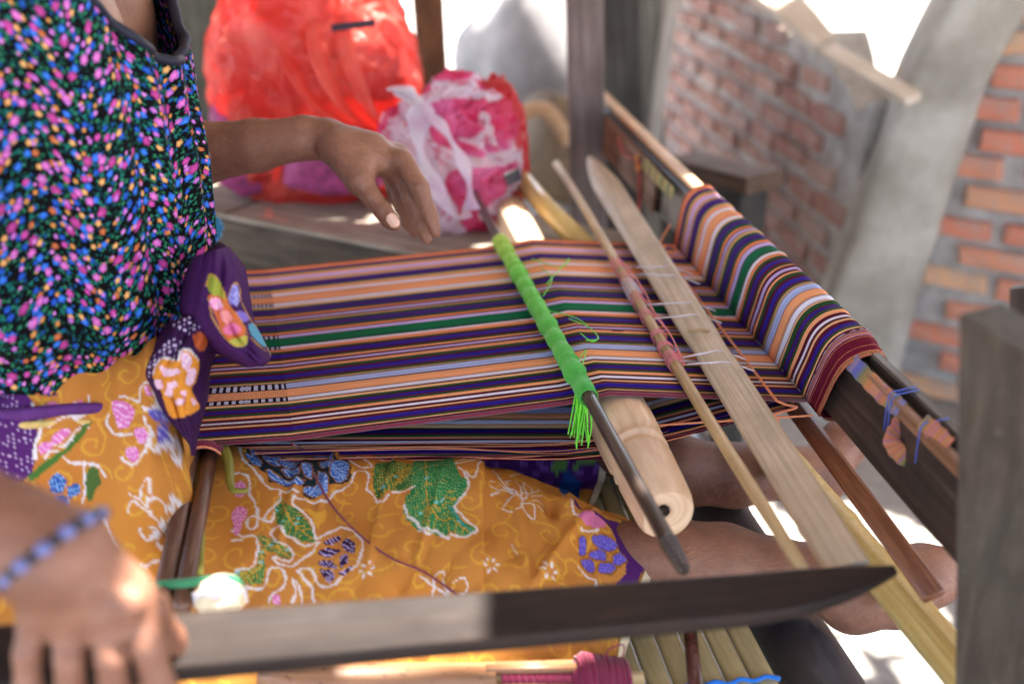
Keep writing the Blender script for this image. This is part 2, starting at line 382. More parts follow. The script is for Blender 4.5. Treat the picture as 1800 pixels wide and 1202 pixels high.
def brick_wall(label, P0, ang, length, topf, matname, thick=.11, startj=0, jag=.0):
    """wall along direction ang from P0; bricks proud of a rough mortar core on the face towards -normal"""
    w = thing('brick_wall', label, 'wall'); w.location = P0; w.rotation_euler = (0, 0, ang)
    n = int(length/.04); V = []; 
    nzr = 22; rows = nzr
    X_, Zz = [], []
    for i in range(n+1):
        x = length*i/n; tz = topf(x)
        for j in range(rows+1):
            z = tz*j/rows
            V.append((x, noise.noise(Vector((x*9, z*9, ang)))*.006, z))
    Fs = list(map(tuple, grid_faces(n+1, rows+1))); b = len(V)
    for i in range(n+1):
        x = length*i/n; V.append((x, thick, 0)); V.append((x, thick, topf(x)))
    for i in range(n):
        Fs.append((b+2*i, b+2*i+2, b+2*i+3, b+2*i+1)); Fs.append((i*(rows+1)+rows, (i+1)*(rows+1)+rows, b+2*i+3, b+2*i+1))
    Fs.append((0, b, b+1, rows)+()); Fs.append((n*(rows+1), n*(rows+1)+rows, b+2*n+1, b+2*n))
    core = mesh_obj('mortar', V, Fs, M['mortar'], w, True); autosmooth(core, 50)
    cnt = 0; ch = .069; bl = .195
    cand = []
    for j in range(40):
        z = .035+ch*j; off = (j % 2)*bl/2+startj
        for i in range(-1, int(length/bl)+2):
            x = off+i*bl+rnd.gauss(0, .004)
            if x-.09 < -jag*rnd.random()-.0 or x+.09 > length: continue
            if z+.03 > topf(x): continue
            cand.append((x, z, j))
    for x, z, j in cand[:300]:
        o = bpy.data.objects.new('brick', rnd.choice(brick_meshes)); COL.objects.link(o); o.parent = w
        o.location = (x, .033+rnd.gauss(0, .004), z+rnd.gauss(0, .003)); o.rotation_euler = (rnd.gauss(0, .03), rnd.gauss(0, .018), rnd.gauss(0, .02))
        o.scale = (rnd.uniform(.86, 1.06), 1, rnd.uniform(.85, 1.1))
        if not o.data.materials: o.data.materials.append(M[matname])
        o.material_slots[0].link = 'OBJECT'; o.material_slots[0].material = M[matname]
    return w
# right wall: runs from its left end towards the camera on the right
Pw = Z(1590, 690, 0); 
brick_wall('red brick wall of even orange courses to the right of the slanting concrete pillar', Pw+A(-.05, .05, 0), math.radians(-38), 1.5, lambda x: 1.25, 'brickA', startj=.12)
# left wall: recedes parallel to the loom beam; built from its far end towards the camera
def topL(x):  # x from far (0) to near
    return 1.08-.33*(x/1.75)**1.3+.03*math.sin(x*17)+.02*math.sin(x*41)
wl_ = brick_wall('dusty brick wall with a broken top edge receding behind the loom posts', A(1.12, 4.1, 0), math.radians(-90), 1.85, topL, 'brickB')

def rock_block(name, corners_b, corners_t, mat, n=14, amp=.02, sc=6, parent=None):
    """solid between two quads, roughened"""
    V = []; B = [np.asarray(p) for p in corners_b]; Tp = [np.asarray(p) for p in corners_t]; m_ = 24
    for i in range(n+1):
        s = i/n
        for k in range(m_):
            e = k/m_*4; q = int(e) % 4; f = e-int(e)
            f2 = f
            pb = B[q]*(1-f2)+B[(q+1) % 4]*f2; pt = Tp[q]*(1-f2)+Tp[(q+1) % 4]*f2
            c = (sum(B)/4)*(1-s)+(sum(Tp)/4)*s; p = pb*(1-s)+pt*s
            dd = p-c; rr = 1-.10*(1-abs(2*f-1))*0-.12*(abs(2*f-1)**4)
            p = c+dd*rr; p = p+A(1, 1, .3)*noise.noise(Vector(p*sc))*amp
            V.append(p)
    Fs = []
    for i in range(n):
        for k in range(m_): Fs.append((i*m_+k, i*m_+(k+1) % m_, (i+1)*m_+(k+1) % m_, (i+1)*m_+k))
    Fs.append(tuple(n*m_+k for k in range(m_)))
    return mesh_obj(name, V, Fs, mat, parent, True)
def conc():
    m, N, L, b = newmat('rough_concrete'); v = coords(N, L, 'Object', (1, 1, 1)); g = nz(N, L, v, 5, 8, .65); h = nz(N, L, coords(N, L, 'Object', (2, 2, .6)), 6, 5)
    c = ramp(N, L, g, [(.3, (132, 126, 115)), (.52, (166, 160, 150)), (.72, (190, 186, 178))])
    c = mixc(N, L, ramp(N, L, h, [(.45, (0, 0, 0)), (.7, (150, 150, 150))]), c, (120, 112, 98))
    L.new(c, b.inputs['Base Color']); setp(b, Roughness=.95, Specular_IOR_Level=.15); bump(N, L, b, g, .6, .01); return m
M['conc'] = conc()
def quad_px(pts): return [p for p in pts]
b0, b1 = YP(1385, 760, 2.22), YP(1570, 770, 2.15); t0, t1 = YP(1690, -30, 2.30), YP(1850, -30, 2.22)
def pillar_rows(name, L_, R_, Y0, dep, mat):
    V = []; m_ = 28; n = 40; Lc, Rc = catmull([A(*p) for p in L_], 14), catmull([A(*p) for p in R_], 14); Fs = []
    pick = lambda C_, s: C_[int(round(s*(len(C_)-1)))]
    for i in range(n+1):
        s_ = i/n; l, r_ = YP(*pick(Lc, s_), Y0), YP(*pick(Rc, s_), Y0-.05); r_[2] = l[2]
        c4_ = [l, r_, r_+A(.10, dep, 0), l+A(.10, dep, 0)]; c = sum(c4_)/4
        for k in range(m_):
            e = k/m_*4; q = int(e) % 4; f = e-int(e); p = c4_[q]*(1-f)+c4_[(q+1) % 4]*f; p = c+(p-c)*(1-.10*abs(2*f-1)**4)
            V.append(p+A(1, 1, .2)*(noise.noise(Vector(p*7))*.022+noise.noise(Vector(p*30))*.006))
    for i in range(n):
        for k in range(m_): Fs.append((i*m_+k, i*m_+(k+1) % m_, (i+1)*m_+(k+1) % m_, (i+1)*m_+k))
    return mesh_obj(name, V, Fs, mat, None, True)
pil = pillar_rows('concrete_pillar', [(1372, 790), (1400, 700), (1466, 480), (1555, 240), (1608, 110), (1684, -40)], [(1560, 790), (1580, 690), (1636, 480), (1712, 240), (1765, 110), (1850, -40)], 2.16, .25, M['conc'])
tag(pil, 'slanting rough grey concrete pillar between the two brick walls', 'pillar')
foot = rock_block('concrete_footing', [A(b0[0]-.02, 2.05, 0), A(b1[0]+.25, 1.98, 0), A(b1[0]+.3, 2.4, 0), A(b0[0]-.02, 2.5, 0)],
                  [A(b0[0], 2.1, b0[2]+.06), A(b1[0]+.1, 2.06, b0[2]+.02), A(b1[0]+.1, 2.4, b0[2]+.04), A(b0[0], 2.5, b0[2]+.05)], M['conc'], 6, .03, 9)
tag(foot, 'low rough concrete footing under the slanting pillar', 'footing')
M['pale_plank'] = wood('pale_plank_wood', (176, 160, 142), (206, 192, 176), (224, 214, 202), .7)
# planks lying over the broken wall top
p1_ = tag(board('wooden_plank', T(1455, 88, 2.45), T(1606, 176, 2.2), A(-.35, -.3, .9), .04, .02, M['pale_plank'], bev=.003), 'narrow pale plank end lying against the broken brick wall top', 'plank')
p2_ = tag(board('wooden_plank', T(1340, -30, 2.75), T(1455, 82, 2.5), A(-.35, -.5, .8), .10, .03, M['pale_plank'], bev=.004, taper=.55), 'wide pale plank tapering to a point on the broken brick wall top', 'plank')
# pale heap behind the posts
def blob(c, r, n=40, m=56, amp=.15, sc=2.5, seed=0, zmin=None, ridge=0, pw=1.0):
    V = []; 
    for i in range(n+1):
        th = math.pi*i/n
        for j in range(m):
            ph = 2*math.pi*j/m; d = Vector((math.sin(th)*math.cos(ph), math.sin(th)*math.sin(ph), math.cos(th)))
            q = noise.noise(d*sc+Vector((seed, 0, 0)))*amp
            if ridge: q += (.5-abs(noise.noise(d*sc*2.1+Vector((0, seed, 3)))*1.6))*ridge
            if ridge: q += (.4-abs(noise.noise(d*sc*5.3+Vector((2, seed, 3)))*1.6))*ridge*.4
            d2 = [math.copysign(abs(x)**pw, x) for x in d]
            p = A(c[0]+d2[0]*r[0]*(1+q), c[1]+d2[1]*r[1]*(1+q), c[2]+d2[2]*r[2]*(1+q))
            if zmin is not None: p[2] = max(p[2], zmin+.002*math.sin(j*3))
            V.append(p)
    Fs = [(i*m+j, (i+1)*m+j, (i+1)*m+(j+1) % m, i*m+(j+1) % m) for i in range(n) for j in range(m)]
    uv = [(j/m*r[0]*4, i/n*r[2]*3) for i in range(n+1) for j in range(m)]
    return V, Fs, uv
V, Fs, uv = blob(YP(960, 130, 3.05)+A(0, .1, -.15), (.27, .3, .46), amp=.25, sc=1.6, seed=3, zmin=0)
tag(mesh_obj('stone_heap', V, Fs, plain('pale_grey_stone', (176, 174, 176), .9, .2, .22, 7, .6), uv=uv), 'big pale grey stone heap standing behind the left loom post', 'stone')
# wooden mortar / trough behind the warp
V, Fs, uv = sweep_data([YP(1085, 285, 2.62), YP(985, 262, 2.6), YP(935, 250, 2.58)], [.13, .13, .125], 28, n=2.4)
tr = thing('wooden_trough', 'brown wooden trough lying behind the left loom post', 'trough')
mesh_obj('trough_body', V, Fs, wood('trough_wood', (100, 82, 62), (132, 112, 88), (160, 138, 112), .7, 'UV', (20, 4, 1)), tr, uv=uv)
sweep('rim', catmull([YP(905, 255, 2.42), YP(915, 205, 2.42), YP(960, 195, 2.42), YP(1002, 250, 2.42)], 8), .018, M['beam_edge'], tr, seg=8)
# trunk and dark plank wall behind the red bag
tag(sweep('tree_trunk', [YP(768, 420, 2.7), YP(762, 150, 2.72), YP(748, -60, 2.75), YP(730, -60, 2.75)+A(0, 0, 1.1)], [.045, .04, .04, .04], wood('brown_bark', (66, 40, 24), (110, 66, 38), (140, 90, 55), .8, 'UV', (20, 6, 1)), seg=14), 'thin brown tree trunk right behind the red plastic bag', 'tree')
pw_ = thing('plank_wall', 'dark grey-green upright plank wall behind the weaver and the red bag', 'wall')
mwall = wood('plank_wall_wood', (68, 66, 56), (96, 94, 82), (120, 116, 102), .8, grain=(2, 25, 25))
for i in range(9):
    x = -1.35+i*.155
    board('plank', A(x, 2.92+rnd.uniform(-.01, .01), .0), A(x+rnd.uniform(-.01, .01), 2.92, 2.1+rnd.uniform(-.03, .03)), A(0, 1, 0), .158, .025, mwall, pw_)
# low wooden bench in the dark behind the warp beam
lb = thing('low_bench', 'low dark wooden bench against the dusty brick wall', 'bench')
a_, c_ = T(1195, 285, 2.35), T(1345, 322, 2.15)
board('seat', a_, c_, A(0, 0, 1), .10, .035, wood('brown_bench', (62, 46, 36), (92, 70, 54), (116, 92, 74), .7), lb)
for q in (.12, .88):
    p = a_*(1-q)+c_*q; board('leg', A(p[0], p[1]+.02, 0), A(p[0], p[1]+.02, p[2]-.02), A(0, 1, 0), .06, .06, M['shade_dark'], lb)
board('shade_panel', a_+A(0, .08, -.2), c_+A(0, .08, -.2), A(0, 1, .0), .36, .02, M['shade_dark'], lb)  # dark panel added to stand for the shadow under the seat

# bamboo platform
pf = thing('bamboo_platform', 'raised platform of pale split bamboo slats under the weaver', 'platform')
sw_ = .0245
slat_meshes = []
for k in range(46):
    x = .345-k*sw_
    ya, yb = .34+rnd.uniform(-.02, .02), 1.95+rnd.uniform(-.02, .02)
    V, Fs, uv = sweep_data([A(0, ya+(yb-ya)*q, rnd.gauss(0, .0006)) for q in (0, .2, .4, .6, .8, 1)], [(sw_*.46, .006)]*6, 10, n=3)
    if k < 8:
        o = mesh_obj('slat', [(v[1], v[0], v[2]) for v in map(lambda q: q, V)], [f[::-1] for f in Fs], M['slat'], pf, True, uv); slat_meshes.append(o.data)
    else:
        o = bpy.data.objects.new('slat', slat_meshes[k % 8]); COL.objects.link(o); o.parent = pf
    o.rotation_euler = (0, 0, math.pi/2); o.scale = (1, -1, 1); o.location = (x, 0, .534+rnd.gauss(0, .0008))
for y in (.5, 1.15, 1.8): sweep('bearer', [A(-.85, y, .498), A(.42, y, .498)], .028, M['log'], pf)
for x in (-.75, .33):
    for y in (.52, 1.78): sweep('leg', [A(x, y, 0), A(x, y, .5)], .032, M['log'], pf)
pts = []
for k in range(11):
    x = .357-k*sw_; pts += [A(x, .738+.001*(k % 2), .5415), A(x-sw_*.5, .741, .5435)]
sweep('cord', catmull([p for p in pts], 3), .0022, M['blue_t'], pf, seg=6)
lg = tag(sweep('side_log', [A(.425, .35, .475), A(.415, .7, .48), A(.405, 1.05, .485), A(.415, 1.5, .48), A(.42, 1.9, .475)], [.052, .05, .047, .05, .045], M['log'], seg=24),
         'dark blue-grey log along the right side of the bamboo platform', 'log')
# thick bench plank behind the warp
bl = Z(330, 334, .66); br = Z(1010, 462, .66)
dv = (br-bl)/np.linalg.norm(br-bl); nrm = A(dv[1], -dv[0], 0)
if nrm[1] > 0: nrm = -nrm
bq = board('bench_plank', bl-dv*.5-nrm*.03-A(0, 0, .06), br+dv*.05-nrm*.03-A(0, 0, .06), A(0, 0, 1), .26, .12, M['shaded_bench_wood'], bev=.012, jag=.003)
wt = board('lit_top', bl-dv*.5-nrm*.03+A(0, 0, .003), br+dv*.05-nrm*.03+A(0, 0, .003), A(0, 0, 1), .255, .008, wood('lit_bench_top', (112, 102, 90), (158, 148, 134), (188, 178, 164), .75), None, bev=.002)  # pale top and dark body: light above, shade in front put into the colours
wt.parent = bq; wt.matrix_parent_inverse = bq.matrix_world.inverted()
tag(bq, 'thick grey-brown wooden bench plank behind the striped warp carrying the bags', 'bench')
for q in (.25, .85):
    p = (bl*(1-q)+br*q)-nrm*.03
    lgp = board('leg', A(p[0], p[1], 0), A(p[0], p[1], .54), A(0, 1, 0), .09, .09, M['old_wood'])
    lgp.parent = bq; lgp.matrix_parent_inverse = bq.matrix_world.inverted()

# loom uprights
near = thing('loom_post', 'wide weathered grey upright board of the loom at the right edge of the picture', 'post')
pA, pB = YP(1682, 548, .60), YP(1676, 1230, .60)
def near_post():
    # broad face towards the camera's left, top cut sloping
    tl = YP(1684, 552, .60); bl_ = YP(1677, 1240, .60); tr_ = YP(1830, 640, .56); br_ = YP(1830, 1240, .56)
    back = A(.045, .022, -.004)
    V = []; n = 22; Fs = []
    for i in range(n+1):
        s = i/n; a = tl*(1-s)+bl_*s; b_ = tr_*(1-s)+br_*s; w = .003
        j1 = A(noise.noise(Vector((s*9, 0, 0)))*.0012, 0, 0)
        ring = [a+j1+A(w, 0, 0), b_-A(w, 0, 0), b_+back*.06+A(.001, 0, 0), b_+back, a+back+j1, a+back*.06+j1-A(.001, 0, 0)]
        V += [r_ for r_ in ring]
    k = 6
    for i in range(n):
        for j in range(k): Fs.append((i*k+j, (i+1)*k+j, (i+1)*k+(j+1) % k, i*k+(j+1) % k))
    Fs.append(tuple(range(k))); Fs.append(tuple(n*k+j for j in range(k))[::-1])
    o = mesh_obj('upright', V, Fs, None, near, False); return o
pm = newmat('grey_upright_wood'); m, N, L, b = pm
v = coords(N, L, 'Object', (70, 70, 4)); g = nz(N, L, v, 1, 8, .7, .5); g3 = nz(N, L, coords(N, L, 'Object', (9, 9, 5)), 1.5, 5)
c = ramp(N, L, g, [(.28, (42, 34, 28)), (.5, (66, 56, 47)), (.75, (94, 82, 72))])
c = mixc(N, L, ramp(N, L, g3, [(.45, (0, 0, 0)), (.7, (220, 220, 220))]), c, (64, 60, 54))
s_ = nz(N, L, coords(N, L, 'Object', (1, 1, 1)), 170, 2); c = mixc(N, L, ramp(N, L, s_, [(.70, (0, 0, 0)), (.74, (140, 140, 140))]), c, (160, 152, 140))
L.new(c, b.inputs['Base Color']); setp(b, Roughness=.6, Specular_IOR_Level=.4); bump(N, L, b, g, .5, .002)
near_post().data.materials.append(m)
V_ = T(1792, 520, .95), T(1799, 600, .95)
tag(board('loom_wedge', T(1812, 500, .88), T(1812, 640, .88), A(0, 1, 0), .022, .03, M['beam']), 'small dark wooden peg behind the top of the right loom post', 'peg')
fp1 = tag(board('loom_post', YP(1040, 700, 2.02), YP(1026, -60, 2.02)+(YP(1026, -60, 2.02)-YP(1040, 700, 2.02))*1.6, A(.15, 1, 0), .068, .05, M['far_post'], bev=.004), 'pinkish grey upright loom post left of the warp beam end', 'post')
fp2 = tag(board('loom_post', YP(1098, 640, 2.42), YP(1080, -60, 2.42)+(YP(1080, -60, 2.42)-YP(1098, 640, 2.42))*1.4, A(.1, 1, 0), .105, .05, M['shade_dark'], bev=.004), 'dark strip for the shaded gap behind the far end of the warp beam', 'post')  # dark board stands in for the shade in the gap between two posts
fp3 = tag(board('loom_post', YP(1142, 540, 2.55), YP(1138, -60, 2.55)+(YP(1138, -60, 2.55)-YP(1142, 540, 2.55))*1.5, A(.1, 1, 0), .072, .06, M['grey_post'], bev=.004), 'weathered grey post behind the dark gap strip', 'post')
fp4 = tag(board('wooden_batten', YP(1140, 300, 2.45), YP(1190, -60, 2.45), A(.1, 1, 0), .03, .03, wood('whitish_batten', (150, 140, 130), (180, 170, 160), (205, 196, 186), .8), bev=.003), 'pale grey leaning batten against the grey post', 'batten')

# warp beam: tall dark board with a slot along its top
wb = thing('warp_beam', 'tall dark wooden warp beam board carrying the rolled striped warp', 'loom beam')
BX, BZ0, BZ1 = .462, .685, .788
def beam_pt(y, f, off=0): return A(BX+.016*f+off, y, BZ0+(BZ1-BZ0)*f)
board('beam_board', A(.4815, .50, .740), A(.483, 2.35, .746), A(1, 0, -.06), .078, .026, M['beam'], wb, .004, jag=.0007)
board('worn_end', A(.4655, 1.62, .742), A(.4665, 2.02, .744), A(1, 0, -.06), .070, .006, M['beam_brown'], wb, .0012)
board('edge_strip', A(.486, 1.44, .790), A(.490, 2.2, .792), A(0, 0, 1), .020, .010, M['beam_edge'], wb, .002)
board('inner_lath', A(.4715, .50, .779), A(.4715, .87, .779), A(0, 0, 1), .010, .014, M['rod_brown'] if 0 else M['beam_brown'], wb, .002)
board('outer_lath', A(.490, .50, .782), A(.490, .90, .782), A(0, 0, 1), .012, .018, M['beam'], wb, .002)

# ------------------------------------------------------------------ the striped warp
CO = dict(R=(122, 20, 34), O=(246, 146, 100), P=(70, 34, 122), G=(36, 78, 48), T=(214, 170, 116), L=(206, 184, 240), W=(232, 230, 250), S=(252, 170, 120),
          m=(86, 12, 44), E=(0, 112, 72), K=(22, 18, 50), B=(44, 28, 150), p=(246, 190, 140), l=(176, 190, 240))
raw = [(467.7, 'R'), (469.5, 'O'), (474.7, 'P'), (479, 'G'), (480.4, 'T'), (483, 'O'), (485.3, 'L'), (490.3, 'O'), (492.4, 'T'), (496, 'P'), (504.5, 'G'), (507.2, 'T'), (509.5, 'O'),
       (512.9, 'W'), (517.2, 'O'), (519.3, 'S'), (527, 'O'), (530, 'W'), (535, 'p'), (538.5, 'G'), (541.2, 'P'), (549, 'G'), (551.8, 'O'), (555.4, 'm'), (557.5, 'L'), (561, 'm'), (563.2, 'T'),
       (566, 'G'), (569.5, 'P'), (577.3, 'G'), (581.5, 'O'), (585.1, 'm'), (586.5, 'L'), (591.4, 'K'), (592.8, 'E'), (604.2, 'K'), (606.3, 'W'), (610.2, 'O'), (615, 'G'), (618.2, 'm'), (620.5, 'B'),
       (626, 'm'), (629.2, 'G'), (631.6, 'S'), (634.8, 'm'), (637.9, 'L'), (641.1, 'm'), (644.3, 'S'), (648.2, 'G'), (652.2, 'm'), (656.1, 'B'), (662.5, 'm'), (665.6, 'G'), (668, 'T'), (670.4, 'm'),
       (671.9, 'l'), (680.6, 'm'), (682.2, 'S'), (694.9, 'm'), (696.4, 'W'), (702, 'm'), (703.6, 'p'), (707.5, 'G'), (711.5, 'm'), (713.8, 'B'), (718.6, 'm'), (721, 'G'), (724.9, 'S'), (728.9, 'm'),
       (733.6, 'W'), (736.8, 'm'), (740.7, 'p'), (743.9, 'm'), (748.6, 'B'), (754.9, 'm'), (756.5, 'G'), (759.7, 'p'), (762.8, 'm'), (767.5, None)]
ys = [Z(540, y, .70)[1] for y, _ in raw]; yF, yN = ys[0], ys[-1]
stripes = [((yF-ys[i])/(yF-yN), (yF-ys[i+1])/(yF-yN), raw[i][1]) for i in range(len(raw)-1)]
def columns(maxw=.0016, Wd=.5):
    e, k = [0.0], []
    for a, b_, c in stripes:
        n = max(1, int(math.ceil((b_-a)*Wd/maxw)))
        for i in range(n): e.append(a+(b_-a)*(i+1)/n); k.append(c)
    return np.array(e), k
def shade_cols(keys, jit=.17):
    c = np.array([lin(CO[k]) for k in keys]); return np.clip(c*(1+nrng.uniform(-jit, jit, (len(keys), 1))), 0, 1)
def warp_sheet(name, stations, mat, parent, maxw=.0016, rows=None, colf=None, wob=.0):
    """stations: list of (far point, near point)"""
    e, keys = columns(maxw); n = len(stations); V = np.zeros((n, len(e), 3))
    for i, (f, q) in enumerate(stations): V[i] = f+(q-f)*e[:, None]
    if wob:
        w = nrng.uniform(-wob, wob, (1, len(e))); ww = np.sin(np.linspace(0, 3.1, n))[:, None]*w; V[:, :, 2] += ww
    seg = np.linalg.norm(np.diff(V[:, 0], axis=0), axis=1); Ls = np.concatenate([[0], np.cumsum(seg)])
    U = np.stack(np.broadcast_arrays(Ls[:, None], e[None, :]*.5), 2).reshape(-1, 2)
    cf = shade_cols(keys)
    fc = np.broadcast_to(cf[None], (n-1, len(keys), 3)).copy()
    if colf: colf(fc, Ls, e, keys)
    return mesh_obj(name, V.reshape(-1, 3), grid_faces(n, len(e)), mat, parent, True, U, fcol=fc.reshape(-1, 3))
M['warp'] = attr_mat('warp_threads', .75, (14, 1500), None, 0, .15)
M['woven'] = attr_mat('woven_stripes', .85, (500, 900), (330, 0, 0), 0, .1)
wp = thing('striped_weaving', 'striped orange, purple, green and white warp and cloth stretched across the loom', 'weaving')
yn, yf = .975, 1.468
XB = -.178
def ends(x, z, dyn=0, dyf=0): return A(x, yf+dyf, z), A(x, yn+dyn, z)
# woven cloth: curls over the breast rods at the left
st = []
rr = .019
for a in np.linspace(200, 90, 12):
    st.append(ends(XB+rr*math.cos(math.radians(a)), .70-rr+rr*math.sin(math.radians(a))))
fellx = -.082
nrow = 150
for i in range(1, nrow+1): st.append(ends(XB+(fellx-XB)*i/nrow, .70))
# the fell line runs slightly askew
st = [(f+A(-.055*max(0, (f[0]-XB)/(fellx-XB)), 0, 0), q) for f, q in st]
def dashes(fc, Ls, e, keys):
    nr = fc.shape[0]; mid = (Ls[:-1]+Ls[1:])/2-Ls[11]
    tot = Ls[-1]-Ls[11]
    # groups of white-ish stripes that carry the black dashes
    runs = []; i = 0
    while i < len(keys):
        j = i
        while j < len(keys) and keys[j] == keys[i]: j += 1
        runs.append((i, j, keys[i])); i = j
    want = [r for r in runs if (r[2] in 'Wl' or (r[2] == 'L' and .44 < (e[r[0]]) < .52)) and (e[r[1]]-e[r[0]] > .011) and e[r[0]] < .87]
    k_, w_ = np.array(lin((14, 10, 34))), np.array(lin((215, 215, 245)))
    for (i, j, c) in want:
        if i > 0: i -= 1
        j = min(j+1, len(keys)-1)
        ph = (mid/.0037) % 1
        blk = (ph < .45)
        hk = (mid > tot*.40) & (mid < tot*.52)
        for cI in range(i, j):
            edge = cI in (i, j-1)
            col = np.where((blk | edge)[:, None], k_, w_)
            if True:
                mm = (mid-tot*.46)/(tot*.06)*2; yy = (cI-i+.5)/(j-i)*2-1
                ring = np.abs(np.abs(mm)-1); on = (np.abs(np.hypot((np.abs(mm)-1)*.9, yy*1.2)-.55) < .33)
                col = np.where(hk[:, None], np.where(on[:, None], w_, k_), col)
            fc[12:, cI] = col[12:]; fc[:12, cI] = np.where((np.arange(12) % 3 == 0)[:, None], w_, k_)
            fc[-4:, cI] = k_
warp_sheet('woven_cloth', st, M['woven'], wp, colf=dashes)
# upper warp: from the fell up over the shed roll and down to the back
ux = []
def mixp(a, b_, s): return a*(1-s)+b_*s
fe = (A(fellx-.055, yf, .7002), A(fellx, yn, .7002)); cr = (A(.238, 1.442+.012, .7315), A(.241, .960+.006, .7315)); bk = (A(.4615, 1.490, .700), A(.4625, .979, .700))
hd = (mixp(fe[0], cr[0], .86)+A(0, 0, -.004), mixp(fe[1], cr[1], .86)+A(0, 0, -.004))
for (a, b_), n in (((fe, hd), 18), ((hd, cr), 6), ((cr, bk), 16)):
    for i in range(n): s = i/n; ux.append((mixp(a[0], b_[0], s), mixp(a[1], b_[1], s)))
ux.append(bk)
def tangle(fc, Ls, e, keys):   # displaced threads between sword and beam
    n = fc.shape[0]; base = fc.copy()
    for r in range(n-14, n-1):
        sh = int(round(2.2*math.sin(r*1.3))); 
        if nrng.random() < .6:
            c0 = nrng.integers(5, fc.shape[1]-25); w = nrng.integers(4, 20); fc[r, c0:c0+w] = base[r, c0+sh:c0+sh+w] if c0+sh > 0 else fc[r, c0:c0+w]
warp_sheet('upper_warp', ux, M['warp'], wp, .0012, colf=tangle, wob=.0009)
# lower warp layer
lx = []
l0 = (A(XB+.03, yf, .674), A(XB+.03, yn+.004, .674)); l1 = (A(.23, 1.455, .644), A(.235, .985, .642)); l2 = (A(.438, 1.478, .694), A(.449, .976, .694))
for (a, b_), n in (((l0, l1), 10), ((l1, l2), 8)):
    for i in range(n): s = i/n; lx.append((mixp(a[0], b_[0], s), mixp(a[1], b_[1], s)))
lx.append(l2)
warp_sheet('lower_warp', lx, M['warp'], wp, .0016, wob=.0015)
# the warp wound on the beam board
wr = []
yfw, ynw = 1.505, .905
prof = [(.452, .690), (BX-.007, .686), (BX-.009, .70), (BX-.008, .735), (BX-.007, .770), (BX-.001, .790), (BX+.012, .803), (BX+.031, .8085), (BX+.042, .806), (BX+.052, .796), (BX+.056, .78), (BX+.052, .74), (BX+.04, .69), (BX+.025, .676), (BX+.005, .678), (BX-.004, .686)]
prof = catmull([A(.4605+(x-.454)*.72, .694+(z-.676)*.8) for x, z in prof], 4)
for k, (x, z) in enumerate(prof):
    f = z; bow = .0
    q = (z-.695)/.105; wr.append((A(x, 1.490-.036*q, z), A(x, .980-.048*q, z)))
wrap = warp_sheet('rolled_warp', wr, M['warp'], wp, .0012, wob=.0)
# undulate: groups of threads wound a little higher or lower
me = wrap.data; co = np.empty(len(me.vertices)*3, np.float32); me.vertices.foreach_get('co', co); co = co.reshape(-1, 3)
nr_ = len(prof); nc_ = len(co)//nr_; ctr = np.array([.480, 0, .745]); offs = (np.interp(np.arange(nc_), np.linspace(0, nc_, 70), nrng.uniform(-.0012, .0016, 70))+nrng.uniform(-.0004, .0004, nc_))
co = co.reshape(nr_, nc_, 3); dd = co-ctr; dd[:, :, 1] = 0; dd /= np.linalg.norm(dd, axis=2, keepdims=True); co += dd*offs[None, :, None]
me.vertices.foreach_set('co', co.ravel().astype(np.float32)); me.update()
# maroon selvedge threads at the near end of the roll
e2 = np.linspace(0, 1, 60); ymr = (.968, .872)
V = np.zeros((len(prof), 60, 3)); fc = np.zeros((len(prof)-1, 59, 3)); mcols = np.array([lin((104, 14, 44))]*59)
for i in range(59):
    if i in (3, 9, 10, 17, 36, 48, 50, 53, 55, 57): mcols[i] = lin((236, 150, 105))
    if i in (1, 2, 51, 52): mcols[i] = lin((44, 82, 56))
    if i in (0, 6, 12): mcols[i] = lin((210, 190, 236))
    mcols[i] *= nrng.uniform(.8, 1.2)
for k, (x, z) in enumerate(prof):
    jit = np.interp(e2, np.linspace(0, 1, 20), nrng.uniform(-.0004, .0004, 20)); c_ = A(x, z)-A(.480, .745); c_ = c_/np.linalg.norm(c_)
    V[k, :, 0] = x+c_[0]*(.0015+jit); V[k, :, 2] = z+c_[1]*(.0015+jit)
    q = (z-.695)/.105; V[k, :, 1] = .982-.048*q-e2*(.040-.002*q); V[k, :, 2] -= .011*q*e2
    fc[min(k, len(prof)-2)] = mcols
mesh_obj('selvedge_winding', V.reshape(-1, 3), grid_faces(len(prof), 60), M['warp'], wp, True, np.stack([V[:, :, 2].ravel(), V[:, :, 1].ravel()], 1), fcol=fc.reshape(-1, 3))
# rolled-over maroon edge at the breast end
ed = []
for a in np.linspace(205, -60, 22): ed.append(A(XB+.006+.0225*math.cos(math.radians(a)), yn-.004, .678+.0235*math.sin(math.radians(a))))
sweep('selvedge_edge', ed, (.006, .0035), M['maroon_t'], wp, seg=8, up=(0, 1, 0))
sweep('edge_thread', [p+A(0, -.006, .0005) for p in ed], .0012, M['orange_t'], wp, seg=5, up=(0, 1, 0))
sweep('edge_cord', [A(XB+.02, yn-.003, .7005), A(fellx, yn-.003, .7005), hd[1]+A(0, -.002, 0), cr[1]+A(0, -.002, 0), bk[1]+A(0, -.002, 0)], .0022, M['maroon_t'], wp, seg=6)
for i in range(9):   # loose single warp threads sagging between the layers
    y = yn+.002+i*.004; z0 = .674
    sweep('loose_thread', catmull([A(XB+.03, y, z0), A(.05, y-.004+rnd.gauss(0, .003), .664+rnd.gauss(0, .003)), A(.235, y, .652+rnd.gauss(0, .003)), A(.45, y, .694)], 5), .0006, M['orange_t'] if i % 3 else M['maroon_t'], wp, seg=4)

